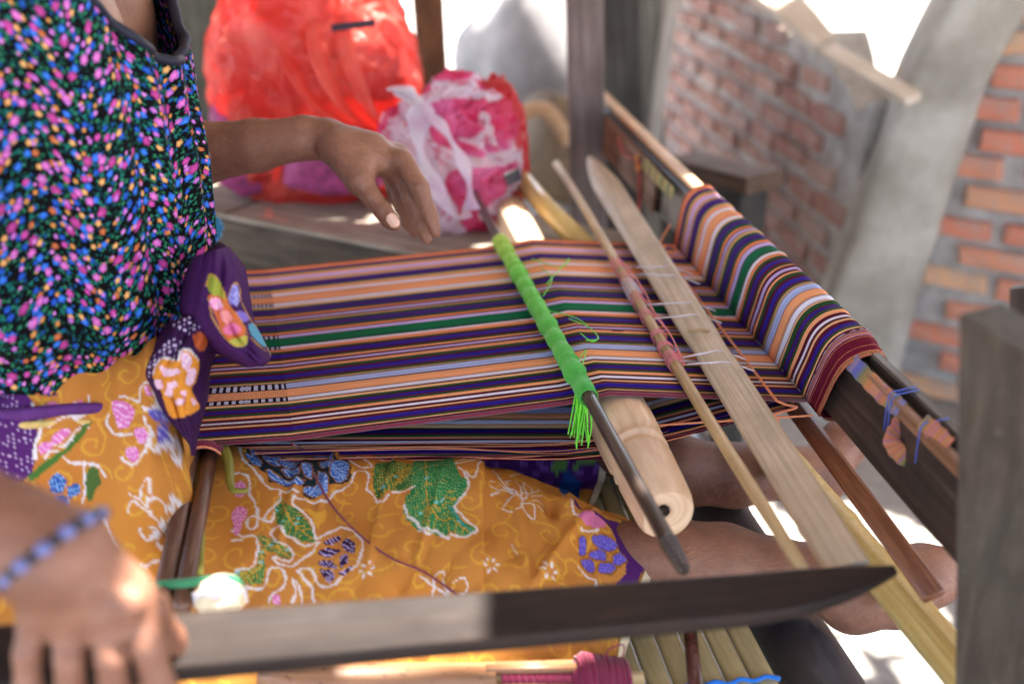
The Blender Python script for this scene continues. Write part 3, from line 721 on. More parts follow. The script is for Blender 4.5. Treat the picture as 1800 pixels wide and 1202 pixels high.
# ------------------------------------------------------------------ loom rods
# turned shed roll between the layers
RC0, RC1 = Z(868, 330, .690), Z(1172, 905, .688)
rolldir = (RC1-RC0)
def roll_profile():
    P, Rr = [], []
    for s, r in [(0, .030), (.008, .036), (.03, .038), (.06, .0375), (.062, .034), (.068, .034), (.071, .038), (.20, .037), (.35, .0345), (.55, .0345), (.70, .0345), (.748, .0345), (.754, .029), (.764, .029), (.772, .0405), (.85, .0405), (.885, .0385),
                 (.889, .0335), (.896, .0335), (.899, .0378), (.904, .0378), (.907, .033), (.914, .033), (.918, .0368), (.96, .0345), (.985, .0325), (.996, .030), (1.0, .027)]:
        P.append(RC0+rolldir*s); Rr.append(r*.9)
    return P, Rr
P, Rr = roll_profile()
rl = thing('shed_roll', 'fat pale turned wooden shed roll with ring grooves between the warp layers', 'loom roll')
V, Fs, uv = sweep_data(P, Rr, 48)
V = np.array(V); ax = rolldir/np.linalg.norm(rolldir); side = np.cross(ax, A(0, 0, 1)); side /= np.linalg.norm(side)
if side[0] > 0: side = -side
cc = (V-RC0)@side; lim = .021; over = np.maximum(0, cc-lim); V = V-side[None]*(over*.93)[:, None]
mesh_obj('roll_body', V, Fs, M['roll'], rl, True, uv); autosmooth(rl.children[0], 50)
hp = P[-1]+A(-.004, 0, .006)
sweep('peg_hole', [hp, hp+ax*.0035], .006, plain('dark_hole', (30, 20, 14), .9), rl, seg=10)

grn = thing('heddle_rod', 'thin dark heddle rod wrapped in lime green thread across the warp', 'loom rod')
G0, G1 = Z(808, 295, .745), Z(1203, 1003, .728)
Ga, Gb = Z(879, 424, .738), Z(1036, 699, .742)
Gpath = [G0, mixp(G0, Ga, .6), Ga, mixp(Ga, Gb, .5), Gb, mixp(Gb, G1, .5), mixp(Gb, G1, .85), G1]
sweep('rod', Gpath, [.0068, .0065, .0065, .0065, .0068, .0068, .0072, .0045], M['rod_dark'], grn, seg=14, dome=.8)
for i in range(7):
    c = mixp(Gb, G1, .86+.02*i); r = .0082-.0004*i
    sweep('carved_ring', [c, c+(G1-Gb)*.009], r, M['rod_dark'], grn, seg=12)
gd = (Gb-Ga); GL = np.linalg.norm(gd); gd = gd/GL; gs = np.cross(gd, A(0, 0, 1)); gs /= np.linalg.norm(gs); gu = np.cross(gs, gd)
turns = 165; pts = []; rad = []
for i in range(turns*9):
    s = i/(turns*9); a = i/9*2*math.pi
    cl = .5+.5*math.sin(s*70+3*math.sin(s*23)); r = .0094+.0024*cl*(.6+.4*math.sin(s*31))+.0006*math.sin(i*.7)
    s2 = s+.0035*math.sin(s*95)+.0008*math.sin(i*2.1)
    pts.append(Ga+gd*GL*s2+(gs*math.cos(a)+gu*math.sin(a))*r)
V, Fs, uv = sweep_data(pts, [.0012+.0004*math.sin(i*.05) for i in range(len(pts))], 5, up=gd)
fcl = np.array([uv_[1] for uv_ in uv]); fcl = fcl/fcl.max(); c0, c1, c2 = np.array(lin((196, 226, 74))), np.array(lin((120, 216, 66))), np.array(lin((70, 186, 66)))
cc = np.where(fcl[:, None] < .3, c0+(c1-c0)*(fcl[:, None]/.3), c1+(c2-c1)*((fcl[:, None]-.3)/.7))
mesh_obj('thread_winding', V, Fs, attr_mat('lime_winding', .6, (900, 300), None, .3), grn, True, uv, vcol=cc)
sweep('thread_core', [Ga+gd*.004, Gb-gd*.004], .0082, thread('lime_core', (50, 130, 30)), grn, seg=12)
fr_ = []
for i in range(34):   # tassel hanging at the near end
    a = Gb+gd*rnd.uniform(-.03, .0)+gs*rnd.uniform(-.008, .002)+A(-.006, 0, -.006); q = a+A(rnd.uniform(-.008, .006), rnd.uniform(-.004, .004), -.045-rnd.uniform(0, .012))
    fr_.append(sweep_data(catmull([a, (a+q)/2+A(rnd.gauss(0, .002), 0, 0), q], 4), .0009, 4))
V, Fs, uv = join_data(fr_); t_ = mesh_obj('tassel', V, Fs, M['lime_t'], grn, True, uv)
for pl in ([(935, 455), (985, 470), (1000, 455), (960, 500)], [(960, 545), (1015, 560), (1050, 590), (1040, 600), (1020, 585)], [(950, 470), (970, 490), (955, 520)], [(1000, 560), (1035, 575), (1052, 595), (1030, 598)], [(1012, 640), (1030, 615), (1020, 655)]):
    sweep('stray_thread', catmull([Z(x, y, .742+.004*k) for k, (x, y) in enumerate(pl)], 6), .0007, M['lime_t'], grn, seg=4)

br_ = thing('heddle_stick', 'thin round bamboo stick tied with pink thread beside the flat bamboo sword', 'loom rod')
S0, S1 = Z(978, 288, .735), Z(1412, 1008, .728)
def on_line(a, b_, px, py):
    best = min((abs(proj(mixp(a, b_, s))[1]-py), s) for s in np.linspace(0, 1, 400))[1]; return mixp(a, b_, best)
sweep('stick', [mixp(S0, S1, s)+A(0, 0, .004*math.sin(s*7)) for s in np.linspace(0, 1, 14)], [.0065]+[.0062]*12+[.005], M['bamboo'], br_, seg=12, dome=.5)
sdir = (S1-S0)/np.linalg.norm(S1-S0)
def coil(path_a, path_b, n, r, tr, mat, parent, name):
    d = path_b-path_a; Ld = np.linalg.norm(d); d = d/Ld; s = np.cross(d, A(0, 0, 1)); s /= np.linalg.norm(s); u = np.cross(s, d)
    pts = [path_a+d*Ld*(i/(n*8))+(s*math.cos(i*math.pi/4)+u*math.sin(i*math.pi/4))*r*(1+.08*math.sin(i*1.7)) for i in range(n*8+1)]
    return sweep(name, pts, tr, mat, parent, seg=5, up=d)
def stick_at(py):
    p = on_line(S0, S1, 0, py); s = np.linalg.norm(p-S0)/np.linalg.norm(S1-S0); return p+A(0, 0, .004*math.sin(s*7))
for y0_, y1_, n in ((462, 480, 5), (486, 506, 4), (520, 535, 3), (548, 560, 3), (582, 590, 3), (604, 612, 3), (622, 640, 6)):
    coil(stick_at(y0_), stick_at(y1_), n, .0082, .0007, M['pink'], br_, 'thread_coil')
for y0_, y1_ in ((470, 560), (540, 640), (480, 520), (560, 625)):
    a, b_ = stick_at(y0_), stick_at(y1_); sweep('tie_thread', catmull([a+A(.008, 0, .004), mixp(a, b_, .5)+A(.013, 0, .003), b_+A(.009, 0, .003)], 8), .0008, M['pink'], br_, seg=5)
coil(stick_at(498), stick_at(520), 5, .0088, .0007, M['white_t'], br_, 'thread_coil')
fs = thing('bamboo_sword', 'long flat pale bamboo weaving sword pointed at its far end', 'weaving tool')
W0, W1 = Z(1036, 284, .735), Z(1488, 1008, .722)
ws, N_ = [], 30
for i in range(N_+1):
    s = i/N_; w = .0225*min(1, (s/.14)**.6+.06) * (1.0 if s < .62 else 1-.10*math.exp(-((s-.66)/.02)**2))*(1.04-.22*s)
    ws.append((max(w, .004), .0032))
Wp = [mixp(W0, W1, i/N_)+A(0, 0, .006) for i in range(N_+1)]
upS = A(-.25, -.25, 1)
sweep('blade', Wp, ws, M['bamboo_grey'], fs, seg=18, n=3.2, up=upS); autosmooth(fs.children[0], 60)
nd = Wp[19]; sweep('joint_ridge', [nd+A(-.016, .002, .005), nd+A(.0, 0, .0068), nd+A(.016, -.002, .003)], .0016, M['bamboo'], fs, seg=6)
for (xa, ya, xb, yb) in ((1118, 470, 1180, 470), (1124, 482, 1192, 486), (1142, 535, 1217, 533), (1150, 560, 1227, 554), (1200, 628, 1266, 617), (1208, 640, 1280, 637)):
    a, b_ = T(xa, ya, proj(stick_at(ya))[2]-.006), Z(xb, yb, .738)
    mid_ = Z((xa*.4+xb*.6), (ya*.4+yb*.6)-1, .747); b = Z(xb, yb, .738)
    strn = tag(sweep('white_string', catmull([a, mid_, b_, b_+A(.03, 0, -.012)], 6), .0010, M['white_t'], seg=5), {470: 'white string crossing the bamboo sword farthest from the weaver hem, first of six', 482: 'second white string from the far end across the bamboo sword', 535: 'third white string from the far end across the bamboo sword', 560: 'fourth white string from the far end across the bamboo sword, by the green stripe', 628: 'fifth white string from the far end across the bamboo sword', 640: 'sixth and nearest white string across the bamboo sword'}[ya], 'string', 'white string loops tied over the flat bamboo sword')
os_ = thing('orange_string', 'orange string stretched over the warp beside the rolled beam', 'string')
oa, ob = Z(1162, 441, .715), Z(1364, 704, .712)
sweep('string', [mixp(oa, ob, s)+A(0, 0, .001) for s in np.linspace(0, 1, 8)], .0016, M['orange_t'], os_, seg=6)
sweep('loose_end', catmull([ob, Z(1385, 712, .70), Z(1400, 716, .69), T(1362, 728, 1.14), T(1340, 742, 1.14), T(1350, 770, 1.13), T(1368, 742, 1.13), T(1352, 728, 1.13), T(1360, 770, 1.12)], 8), .0014, M['orange_t'], os_, seg=5)
sweep('loop_end', catmull([oa, Z(1175, 432, .72), Z(1190, 441, .72), Z(1172, 445, .72), Z(1160, 430, .72), T(1178, 395, 1.6)], 6), .0016, M['orange_t'], os_, seg=5)
sweep('selvedge_cord', [Z(1340, 716, .70), Z(1470, 690, .70)] if 0 else [A(.24, .965, .69), A(.46, .955, .694)], .0012, M['orange_t'], os_, seg=5)

tag(sweep('lath', [Z(1385, 700, .672), Z(1460, 800, .662), Z(1642, 1047, .65)], [(.011, .004)]*3, M['lath'], seg=10, n=4, up=(-.5, 0, 1)), 'flat red-brown lath slanting down from under the rolled warp', 'lath')
yb_ = thing('bamboo_pole', 'thick yellow bamboo pole running under the loom on the right', 'pole')
Y0, Y1 = Z(1345, 770, .60), Z(1740, 1235, .60)
pp, pr = [], []
for i in range(25):
    s = i/24; nodeb = math.exp(-((s-.42)/.012)**2)+math.exp(-((s-.9)/.012)**2); pp.append(mixp(Y0, Y1, s)); pr.append(.0195+.0018*nodeb)
sweep('pole', pp, pr, M['bamboo_yellow'], yb_, seg=20)

# breast rods with bamboo strips, cord and knob
bb = thing('breast_rods', 'pair of dark brown breast rods sticking out of the rolled cloth', 'loom rod')
for dx, r in ((-.0065, .0085), (.0105, .008)):
    sweep('rod', [A(XB+dx, 1.47, .681), A(XB+dx, .97, .681), A(XB+dx+.004, .735, .683)], r, M['rod_brown'], bb, seg=14, dome=.3)
sweep('bamboo_strip', [Z(352, 800, .682), Z(350, 900, .682), Z(345, 1012, .682)], [(.006, .0022)]*3, M['bamboo_green'], bb, seg=8, n=3)
sweep('bamboo_strip', catmull([Z(393, 785, .690), Z(402, 815, .690), Z(405, 850, .688), Z(412, 862, .688), Z(435, 862, .69)], 5), (.0058, .002), M['bamboo_green'], bb, seg=8, n=3)
kn = thing('rod_knob', 'cream cord bound knob at the near end of the breast rods', 'knob')
kc = Z(388, 1046, .685)
V, Fs, uv = blob(kc, (.021, .020, .017), 18, 24, .1, 3, 5); mesh_obj('knob', V, Fs, plain('cream_knob', (232, 214, 184), .7, .3, .1, 80, .3), kn, uv=uv)
for i in range(4): sweep('binding', catmull([kc+A(-.021, -.003, .004*i-.006), kc+A(-.012, -.012, .012), kc+A(.004, -.014, .014-.002*i), kc+A(.021, -.003, .004*i-.006)], 5), .0018, M['white_t'], kn, seg=5)
tag(sweep('wound_cord', catmull([T(235, 1050, .80), Z(272, 1030, .693), Z(330, 1024, .694), Z(380, 1018, .697), Z(412, 1020, .697), Z(424, 1036, .688), Z(420, 1056, .68)], 6), [.0042]*37, M['green_t'], seg=8), 'green cord wound across the breast rods beside the knob', 'cord')

# spindle with magenta yarn on the platform
sp = thing('yarn_spindle', 'split spotted bamboo spindle holding magenta yarn on the platform', 'spindle')
q0, q1 = YP(455, 1196, .732), YP(1130, 1190, .722)
qd = (q1-q0)/np.linalg.norm(q1-q0)
sweep('spindle_body', [q0, mixp(q0, q1, .1), mixp(q0, q1, .6)], [(.006, .012), (.0165, .013), (.016, .012)], M['spindle'], sp, seg=16, dome=.2)
for oy, oz in ((.012, .003), (.0, .0105), (-.012, .0)):
    sweep('prong', [mixp(q0, q1, .58)+A(0, oy, oz), mixp(q0, q1, .83)+A(0, oy*1.15, oz*1.1)], [(.0045, .0035)]*2, M['spindle'], sp, seg=8, n=3)
sweep('spindle_core', [mixp(q0, q1, .6), q1], .006, M['bamboo'], sp, seg=10)
pts = []
ya_, yb2 = mixp(q0, q1, .62), mixp(q0, q1, .96)
for i in range(95*10):
    s = i/950; a = i/10*2*math.pi; r = (.0085 if s < .55 else .0085+.0125*math.sin(min(1, (s-.55)/.12)*math.pi/2)*(1-.45*max(0, (s-.67)/.33)))*(1+.06*math.sin(i*.37))
    pts.append(mixp(ya_, yb2, min(1, s+.006*math.sin(s*130)))+A(0, math.cos(a)*r, math.sin(a)*r))
sweep('yarn', pts, .0016, M['magenta_t'], sp, seg=5, up=qd)
sweep('yarn_loop', catmull([yb2+A(-.02, 0, .016), yb2+A(-.018, .005, .028), yb2+A(-.004, .008, .03), yb2+A(-.006, .004, .018), yb2+A(-.02, 0, .015)], 6), .0008, M['magenta_t'], sp, seg=5)
tag(sweep('small_rod', [Z(1213, 1110, .56), Z(1218, 1160, .56), Z(1226, 1235, .56)], .0068, wood('dark_red_rod', (58, 26, 24), (88, 42, 38), (118, 64, 56), .3, 'UV', (100, 6, 1), .5, coat=.4), seg=12), 'short dark red rod lying across the bamboo slats', 'rod')
tag(board('wooden_offcut', Z(1050, 1120, .56), Z(1090, 1180, .56), A(0, 0, 1), .026, .02, M['slat'], bev=.003), 'little pale bamboo offcut by the magenta yarn', 'offcut') if 0 else None

# dark weaving sword held in the near hand
ds = thing('weaving_sword', 'long dark polished wooden weaving sword held in the near hand', 'weaving tool')
K0, K1 = T(-190, 1152, .66), T(1572, 1012, .845)
n_ = 40; P = []; Rr = []
for i in range(n_+1):
    s = i/n_; tip = max(0, (s-.80)/.20); h = .0238*(1-.22*s)*(1-tip**2.6*.80)
    P.append(mixp(K0, K1, s)+A(0, 0, -.012+.0175*tip**2.0*1.0)); Rr.append((h, .0062*(1-.75*tip**2)+.0008))
vw = A(0, -.52, .854)
def blade_rings():
    V, Fs, uv = [], [], []; seg = 16; L = 0
    for i in range(n_+1):
        t = P[min(i+1, n_)]-P[max(i-1, 0)]; t /= np.linalg.norm(t); s = np.cross(t, vw); s /= np.linalg.norm(s)     # s: down-ish along the width
        if s[2] > 0: s = -s
        u = np.cross(s, t); 
        if u.dot(vw) < 0: u = -u
        if i: L += np.linalg.norm(P[i]-P[i-1])
        h, th = Rr[i]
        # section: flat front face, bevel at the lower edge, rounded back
        sec = [(-1, .2), (-.98, .7), (-.88, 1), (.30, 1.05), (.66, 1), (.70, .93), (.88, .35), (1.0, -.15), (.96, -.4), (.6, -.9), (0, -1), (-.6, -.95), (-.95, -.6)]
        for k, (a, c) in enumerate(sec): V.append(P[i]+s*a*h+u*c*th); uv.append((a*h, L))
    m_ = 13
    for i in range(n_):
        for k in range(m_): Fs.append((i*m_+k, i*m_+(k+1) % m_, (i+1)*m_+(k+1) % m_, (i+1)*m_+k))
    Fs.append(tuple(range(m_))); Fs.append(tuple(n_*m_+k for k in range(m_))[::-1]); return V, Fs, uv
V, Fs, uv = blade_rings(); o = mesh_obj('blade', V, Fs, M['sword'], ds, True, uv); autosmooth(o, 22)

# ------------------------------------------------------------------ the person: body as one smooth surface
prims = []    # (group, chain, a, b, ra, rb, k)
def cap(a, b_, ra, rb, k=.012, ch=None): prims.append((ch, np.asarray(a, float), np.asarray(b_, float), ra, rb, k))
def chain(pts, rs, k=.004, ch=None):
    for i in range(len(pts)-1): cap(pts[i], pts[i+1], rs[i], rs[i+1], k, ch)
# trunk, neck, head
TC = A(-.315, 1.12, 0)
for dy in (-.085, .085):
    cap(TC+A(-.0, dy, .64), TC+A(.0, dy, .84), .105, .098, .03); cap(TC+A(0, dy, .84), TC+A(.005, dy, 1.08), .098, .108, .03)
cap(TC+A(.0, -.13, 1.14), TC+A(.0, .13, 1.14), .062, .062, .04)
cap(TC+A(0, 0, 1.14), TC+A(.03, 0, 1.30), .06, .05, .03); cap(TC+A(.04, 0, 1.40), TC+A(.06, 0, 1.36), .088, .07, .02)
cap(TC+A(.135, 0, 1.39), TC+A(.155, 0, 1.365), .012, .014, .01)
# far (left) arm
LS, LE, LW = TC+A(.01, .185, 1.12), T(250, 285, 1.36), T(562, 243, 1.31)
cap(LS, LE, .045, .037, .02)
fa = [LE, T(350, 270, 1.35), T(450, 256, 1.33), T(535, 243, 1.315), T(572, 243, 1.31)]
chain(fa, [.041, .0385, .031, .0255, .0245], .01)
# near (right) arm
RS, RE = TC+A(-.02, -.185, 1.12), T(-300, 790, .70)
cap(RS, RE, .045, .037, .02)
na = [RE, T(-120, 885, .64), T(20, 945, .625), T(95, 975, .62)]
chain(na, [.036, .035, .0295, .029], .012)
# far hand: palm and fingers, thumb towards the camera
def pxr(r, t): return r*t/FP
t1 = 1.29
pal = [((590, 246), 30, 1.30, (655, 262), 30, 1.30), ((600, 262), 30, 1.29, (690, 285), 27, 1.295), ((575, 250), 31, 1.31, (640, 290), 30, 1.28),
       ((620, 248), 26, 1.335, (688, 276), 22, 1.35), ((620, 258), 25, 1.31, (698, 276), 24, 1.32)]
for (p, r, t, q, s, u) in pal: cap(T(*p, t), T(*q, u), pxr(r, t), pxr(s, u), .010)
cap(T(588, 262, 1.285), T(632, 318, 1.268), pxr(27, 1.28), pxr(24, 1.27), .010)        # thenar
cap(T(665, 285, 1.30), T(700, 305, 1.315), pxr(22, 1.3), pxr(19, 1.3), .008)
def finger(pts, rs, ch): chain([T(x, y, t) for x, y, t in pts], [pxr(r, p[2]) for r, p in zip(rs, pts)], .004, ch)
finger([(632, 318, 1.268), (652, 345, 1.262), (674, 372, 1.258), (686, 388, 1.256), (695, 397, 1.256)], [21, 17.5, 16, 14.5, 10], 't1')
finger([(708, 283, 1.285), (738, 330, 1.275), (755, 378, 1.275), (765, 408, 1.28)], [20, 16.5, 14, 10.5], 'i1')
finger([(700, 292, 1.305), (722, 348, 1.30), (738, 395, 1.30), (750, 420, 1.305)], [18, 15, 13.5, 10.5], 'm1')
finger([(688, 296, 1.325), (704, 348, 1.325), (718, 390, 1.325), (728, 408, 1.33)], [17, 14, 12.5, 9.5], 'r1')
finger([(680, 292, 1.35), (692, 335, 1.355), (704, 366, 1.36), (712, 382, 1.36)], [15, 12, 10.5, 8.5], 'p1')
# near hand: back of the hand towards the camera, fingers down over the sword
for (p, r, t, q, s, u) in [((88, 985), 74, .625, (75, 1085), 34, .64), ((95, 985), 66, .622, (130, 1085), 38, .632), ((105, 985), 66, .62, (185, 1078), 40, .63), ((112, 975), 62, .622, (225, 1062), 38, .635), ((130, 985), 50, .63, (215, 1035), 46, .64)]:
    cap(T(*p, t), T(*q, u), pxr(r, t), pxr(s, u), .014)
cap(T(170, 985, .655), T(262, 1070, .672), pxr(46, .64), pxr(32, .66), .012)
for (p, q) in (((85, 990), (62, 1080)), ((98, 990), (120, 1082)), ((112, 990), (182, 1074)), ((125, 985), (232, 1060))):
    cap(T(*p, .603), T(*q, .618), .0022, .003, .004); cap(T(*q, .620), T(q[0], q[1]+6, .620), .0085, .008, .006)
cap(T(150, 1010, .605), T(165, 1050, .606), .0016, .0016, .004); cap(T(95, 1010, .604), T(150, 1060, .610), .0016, .0014, .004)
finger([(60, 1085, .64), (48, 1150, .636), (50, 1215, .642), (60, 1262, .66)], [27, 23, 24, 17], 'p2')
finger([(120, 1085, .632), (122, 1158, .624), (125, 1232, .634), (135, 1280, .66)], [30, 25, 27, 19], 'r2')
finger([(182, 1078, .63), (196, 1158, .622), (204, 1240, .634), (208, 1290, .66)], [31, 26, 28, 20], 'm2')
finger([(232, 1065, .635), (262, 1140, .628), (282, 1215, .636), (286, 1270, .66)], [33, 28, 29, 22], 'i2')
finger([(262, 1070, .672), (300, 1120, .70), (322, 1165, .712)], [30, 25, 19], 't2')
# legs
HN, KN_, AN = A(-.28, 1.03, .615), A(.19, .89, .588), T(1450, 1010, 1.09)
HF, KF, AF = A(-.28, 1.20, .615), A(.20, 1.205, .588), T(1395, 832, 1.30)
chain([HN, mixp(HN, KN_, .5), KN_], [.05, .045, .038], .02); chain([HF, mixp(HF, KF, .5), KF], [.05, .044, .036], .02)
chain([KN_, T(1200, 985, 1.085), T(1270, 990, 1.09), T(1360, 1010, 1.09), AN], [.038, .037, .038, .035, .030], .015)
chain([KF, T(1190, 828, 1.27), T(1290, 835, 1.28), AF], [.036, .040, .036, .030], .015)
# near foot (sole towards the right, toes beyond the pole)
chain([AN, T(1500, 1045, 1.08)], [.030, .034], .015); chain([T(1500, 1050, 1.08), T(1580, 1050, 1.09), T(1650, 1025, 1.12)], [.034, .028, .022], .015)
chain([T(1540, 1030, 1.10), T(1620, 1000, 1.13), T(1665, 990, 1.14)], [.028, .024, .018], .015)
# far foot, toes up
chain([AF, T(1445, 835, 1.31)], [.030, .031], .015); chain([T(1445, 830, 1.31), T(1485, 775, 1.33), T(1530, 725, 1.35)], [.031, .026, .021], .015)
for i, (a, b_) in enumerate([((1530, 722), (1562, 686)), ((1540, 728), (1572, 700)), ((1545, 738), (1576, 716)), ((1545, 750), (1574, 732)), ((1542, 762), (1566, 748))]):
    chain([T(*a, 1.35+.008*i), T(*b_, 1.352+.008*i)], [.011-.001*i, .0085-.0007*i], .004, 'toe%d' % i)
for i, (a, b_) in enumerate([((1655, 1015), (1690, 1000)), ((1660, 1000), (1694, 985))]):
    chain([T(*a, 1.13), T(*b_, 1.14)], [.012, .010], .004, 'toeN%d' % i)

def body_sdf(Pt, blocks=None):
    """Pt (B,n,3); smooth union of tapered capsules, culled per block"""
    B, n, _ = Pt.shape; main = np.full((B, n), 1.0); chains = {}
    cen = Pt.mean(axis=1); rad = np.linalg.norm(Pt[:, 0]-cen, axis=1)
    for ch, a, b_, ra, rb, k in prims:
        ba = b_-a; bl_ = ba@ba+1e-12
        h = np.clip(((cen-a)@ba)/bl_, 0, 1); d = np.linalg.norm(cen-a-h[:, None]*ba, axis=1)-np.maximum(ra, rb)
        m = d < rad+.03
        if not m.any(): continue
        q = Pt[m]; h = np.clip(((q-a)@ba)/bl_, 0, 1); dd = np.linalg.norm(q-a-h[..., None]*ba, axis=2)-(ra+(rb-ra)*h)
        tgt = main if ch is None else chains.setdefault(ch, np.full((B, n), 1.0))
        o_ = tgt[m]; hh = np.clip(.5+.5*(o_-dd)/k, 0, 1); tgt[m] = o_*(1-hh)+dd*hh-k*hh*(1-hh)
    if chains:
        f = np.full((B, n), 1.0)
        for c in chains.values(): f = np.minimum(f, c)
        k = .009; hh = np.clip(.5+.5*(main-f)/k, 0, 1); main = main*(1-hh)+f*hh-k*hh*(1-hh)
    return main
def surface_net(h=.0025, nb=8):
    s = h*nb; lo = np.array([-.75, .40, .40]); hi = np.array([.75, 1.55, 1.56]); dims = np.ceil((hi-lo)/s).astype(int)
    idx = np.stack(np.meshgrid(*[np.arange(d) for d in dims], indexing='ij'), -1).reshape(-1, 3)
    c = lo+(idx+.5)*s; dist = np.full(len(c), 9.)
    for ch, a, b_, ra, rb, k in prims:
        ba = b_-a; hh = np.clip(((c-a)@ba)/(ba@ba+1e-12), 0, 1); dist = np.minimum(dist, np.linalg.norm(c-a-hh[:, None]*ba, axis=1)-(ra+(rb-ra)*hh))
    sel = np.abs(dist) < s*.9+.012; idx = idx[sel]
    g = np.stack(np.meshgrid(*[np.arange(nb+1)]*3, indexing='ij'), -1).reshape(-1, 3)
    gi = idx[:, None]*nb+g[None]; Pt = lo+gi*h
    val = np.empty(Pt.shape[:2])
    for i in range(0, len(Pt), 1500): val[i:i+1500] = body_sdf(Pt[i:i+1500])
    val = val.reshape(-1, nb+1, nb+1, nb+1); B = len(idx)
    corners = [(i, j, k) for i in (0, 1) for j in (0, 1) for k in (0, 1)]
    cv = np.stack([val[:, i:i+nb, j:j+nb, k:k+nb] for i, j, k in corners], -1)
    ins = cv < 0; cross = ins.any(-1) & ~ins.all(-1)
    b, i, j, k = np.nonzero(cross); cvv = cv[b, i, j, k]; insv = cvv < 0
    acc = np.zeros((len(b), 3)); cnt = np.zeros(len(b)); cr = np.array(corners, float)
    for e0 in range(8):
        for e1 in range(e0+1, 8):
            if abs(cr[e0]-cr[e1]).sum() != 1: continue
            m = insv[:, e0] != insv[:, e1]; t = cvv[m, e0]/(cvv[m, e0]-cvv[m, e1]); acc[m] += cr[e0]+(cr[e1]-cr[e0])*t[:, None]; cnt[m] += 1
    cell = idx[b]*nb+np.stack([i, j, k], 1); V = lo+(cell+acc/cnt[:, None])*h
    S = dims*nb+4
    key = lambda q: (q[:, 0]*S[1]+q[:, 1])*S[2]+q[:, 2]
    kk = key(cell); order = np.argsort(kk); ks = kk[order]
    def look(q):
        z = key(q); p = np.clip(np.searchsorted(ks, z), 0, len(ks)-1); ok = ks[p] == z; return np.where(ok, order[p], -1)
    quads = []
    for ax_ in range(3):
        e = [0, 0, 0]; e[ax_] = 1; ci = corners.index(tuple(e)); m = insv[:, 0] != insv[:, ci]
        q = cell[m]; flip = insv[m, 0]; u = np.zeros(3, int); v = np.zeros(3, int); u[(ax_+1) % 3] = 1; v[(ax_+2) % 3] = 1
        f = np.stack([look(q), look(q-u), look(q-u-v), look(q-v)], 1); ok = (f >= 0).all(1); f, flip = f[ok], flip[ok]
        f[~flip] = f[~flip][:, ::-1]; quads.append(f)
    return V, np.concatenate(quads)
Vb, Fb = surface_net()
used = np.unique(Fb); remap = np.full(len(Vb), -1); remap[used] = np.arange(len(used)); Vb = Vb[used]; Fb = remap[Fb]
person = mesh_obj('person', Vb, Fb, M['skin'], None, True)
tag(person, 'woman in a floral blouse and orange batik sarong weaving, one hand on the dark sword', 'person')
def nail(c, n, d, w, l):
    c, n, d = map(lambda q: np.asarray(q, float), (c, n, d)); n /= np.linalg.norm(n); d = d-d.dot(n)*n; d /= np.linalg.norm(d); s = np.cross(d, n); V = []; Fs = []
    for i in range(7):
        for j in range(7):
            u, v = i/3-1, j/3-1; ww = math.sqrt(max(0, 1-.75*v**4)); V.append(c+s*u*w*ww+d*v*l-n*(u*u*w*.35+.0003)+n*.0006)
    return mesh_obj('fingernail', V, grid_faces(7, 7), M['nail'], person, True)
tn = T(691, 388, 1.256-.0105); nail(tn, -D(691, 388)+A(.1, 0, -.1), T(700, 400, 1.25)-T(684, 378, 1.25), .0062, .0085)

# ------------------------------------------------------------------ blouse
def interp(x, xs, ys_): return np.interp(x, xs, ys_)
nth, nzv = 260, 150
ang = np.linspace(-math.pi, math.pi, nth); 
# hem and neckline heights around the body (angle 0 = straight ahead, -90 deg = towards the camera)
hemz = .755+.045*np.clip(-np.sin(ang), 0, 1)-.018*np.cos(ang)
NECK_A = np.radians([-100, -70, -52, -42, -30, -16, -4, 8, 20, 40, 60, 100]); NECK_Z = [1.23, 1.21, 1.165, 1.125, 1.085, 1.060, 1.055, 1.07, 1.10, 1.16, 1.20, 1.23]
topz = np.interp(ang, NECK_A, NECK_Z)
def torso_pt(a, z, off=0):
    f = np.interp(z, [.70, .75, .80, .86, .95, 1.05, 1.15, 1.24], [.108, .112, .128, .142, .146, .142, .12, .06])
    bb_ = np.interp(z, [.70, .75, .80, .86, .95, 1.05, 1.15, 1.24], [.188, .194, .203, .207, .200, .198, .205, .12])
    bk_ = np.interp(z, [.70, .80, 1.05, 1.24], [.12, .13, .12, .06]); ax_ = np.where(np.cos(a) > 0, f, bk_)
    return np.stack([TC[0]+(ax_+off)*np.sign(np.cos(a))*np.abs(np.cos(a))**.9, TC[1]+(bb_+off)*np.sign(np.sin(a))*np.abs(np.sin(a))**.95, z], -1)
V = np.zeros((nzv, nth, 3)); UVb = np.zeros((nzv, nth, 2))
for i in range(nzv):
    s = i/(nzv-1); z = hemz+(topz-hemz)*s; P3 = torso_pt(ang, z)
    # vertical gathers at the front, slanting creases low on the near side
    w = .0062*np.sin(ang*21+z*6+1.5*np.sin(z*9))*np.exp(-((ang-(-.35))/.5)**2)+.0022*np.sin(ang*47+z*14)*np.exp(-((ang+.3)/.45)**2)
    w += .009*np.sin((z-.74)*62+ang*5.0+np.sin(ang*3)*1.5)*np.exp(-((z-.85)/.07)**2)*np.exp(-((ang+1.4)/.7)**2)
    w += .004*np.sin(ang*9+2)*(1-s); w += .0075*np.sin(ang*4.3+z*31)*np.exp(-((z-.93)/.1)**2)*np.exp(-((ang+1.9)/.5)**2)
    dirn = np.stack([np.cos(ang), np.sin(ang), 0*ang], -1)
    V[i] = P3+dirn*(w+.010)[:, None]+np.stack([0*ang, 0*ang, 0*ang], -1)
    UVb[i, :, 0] = ang*.175; UVb[i, :, 1] = z+.01*np.sin(ang*11)
bl_o = mesh_obj('blouse', V.reshape(-1, 3), grid_faces(nzv, nth)[:, ::-1], M['floral'], person, True, UVb.reshape(-1, 2))
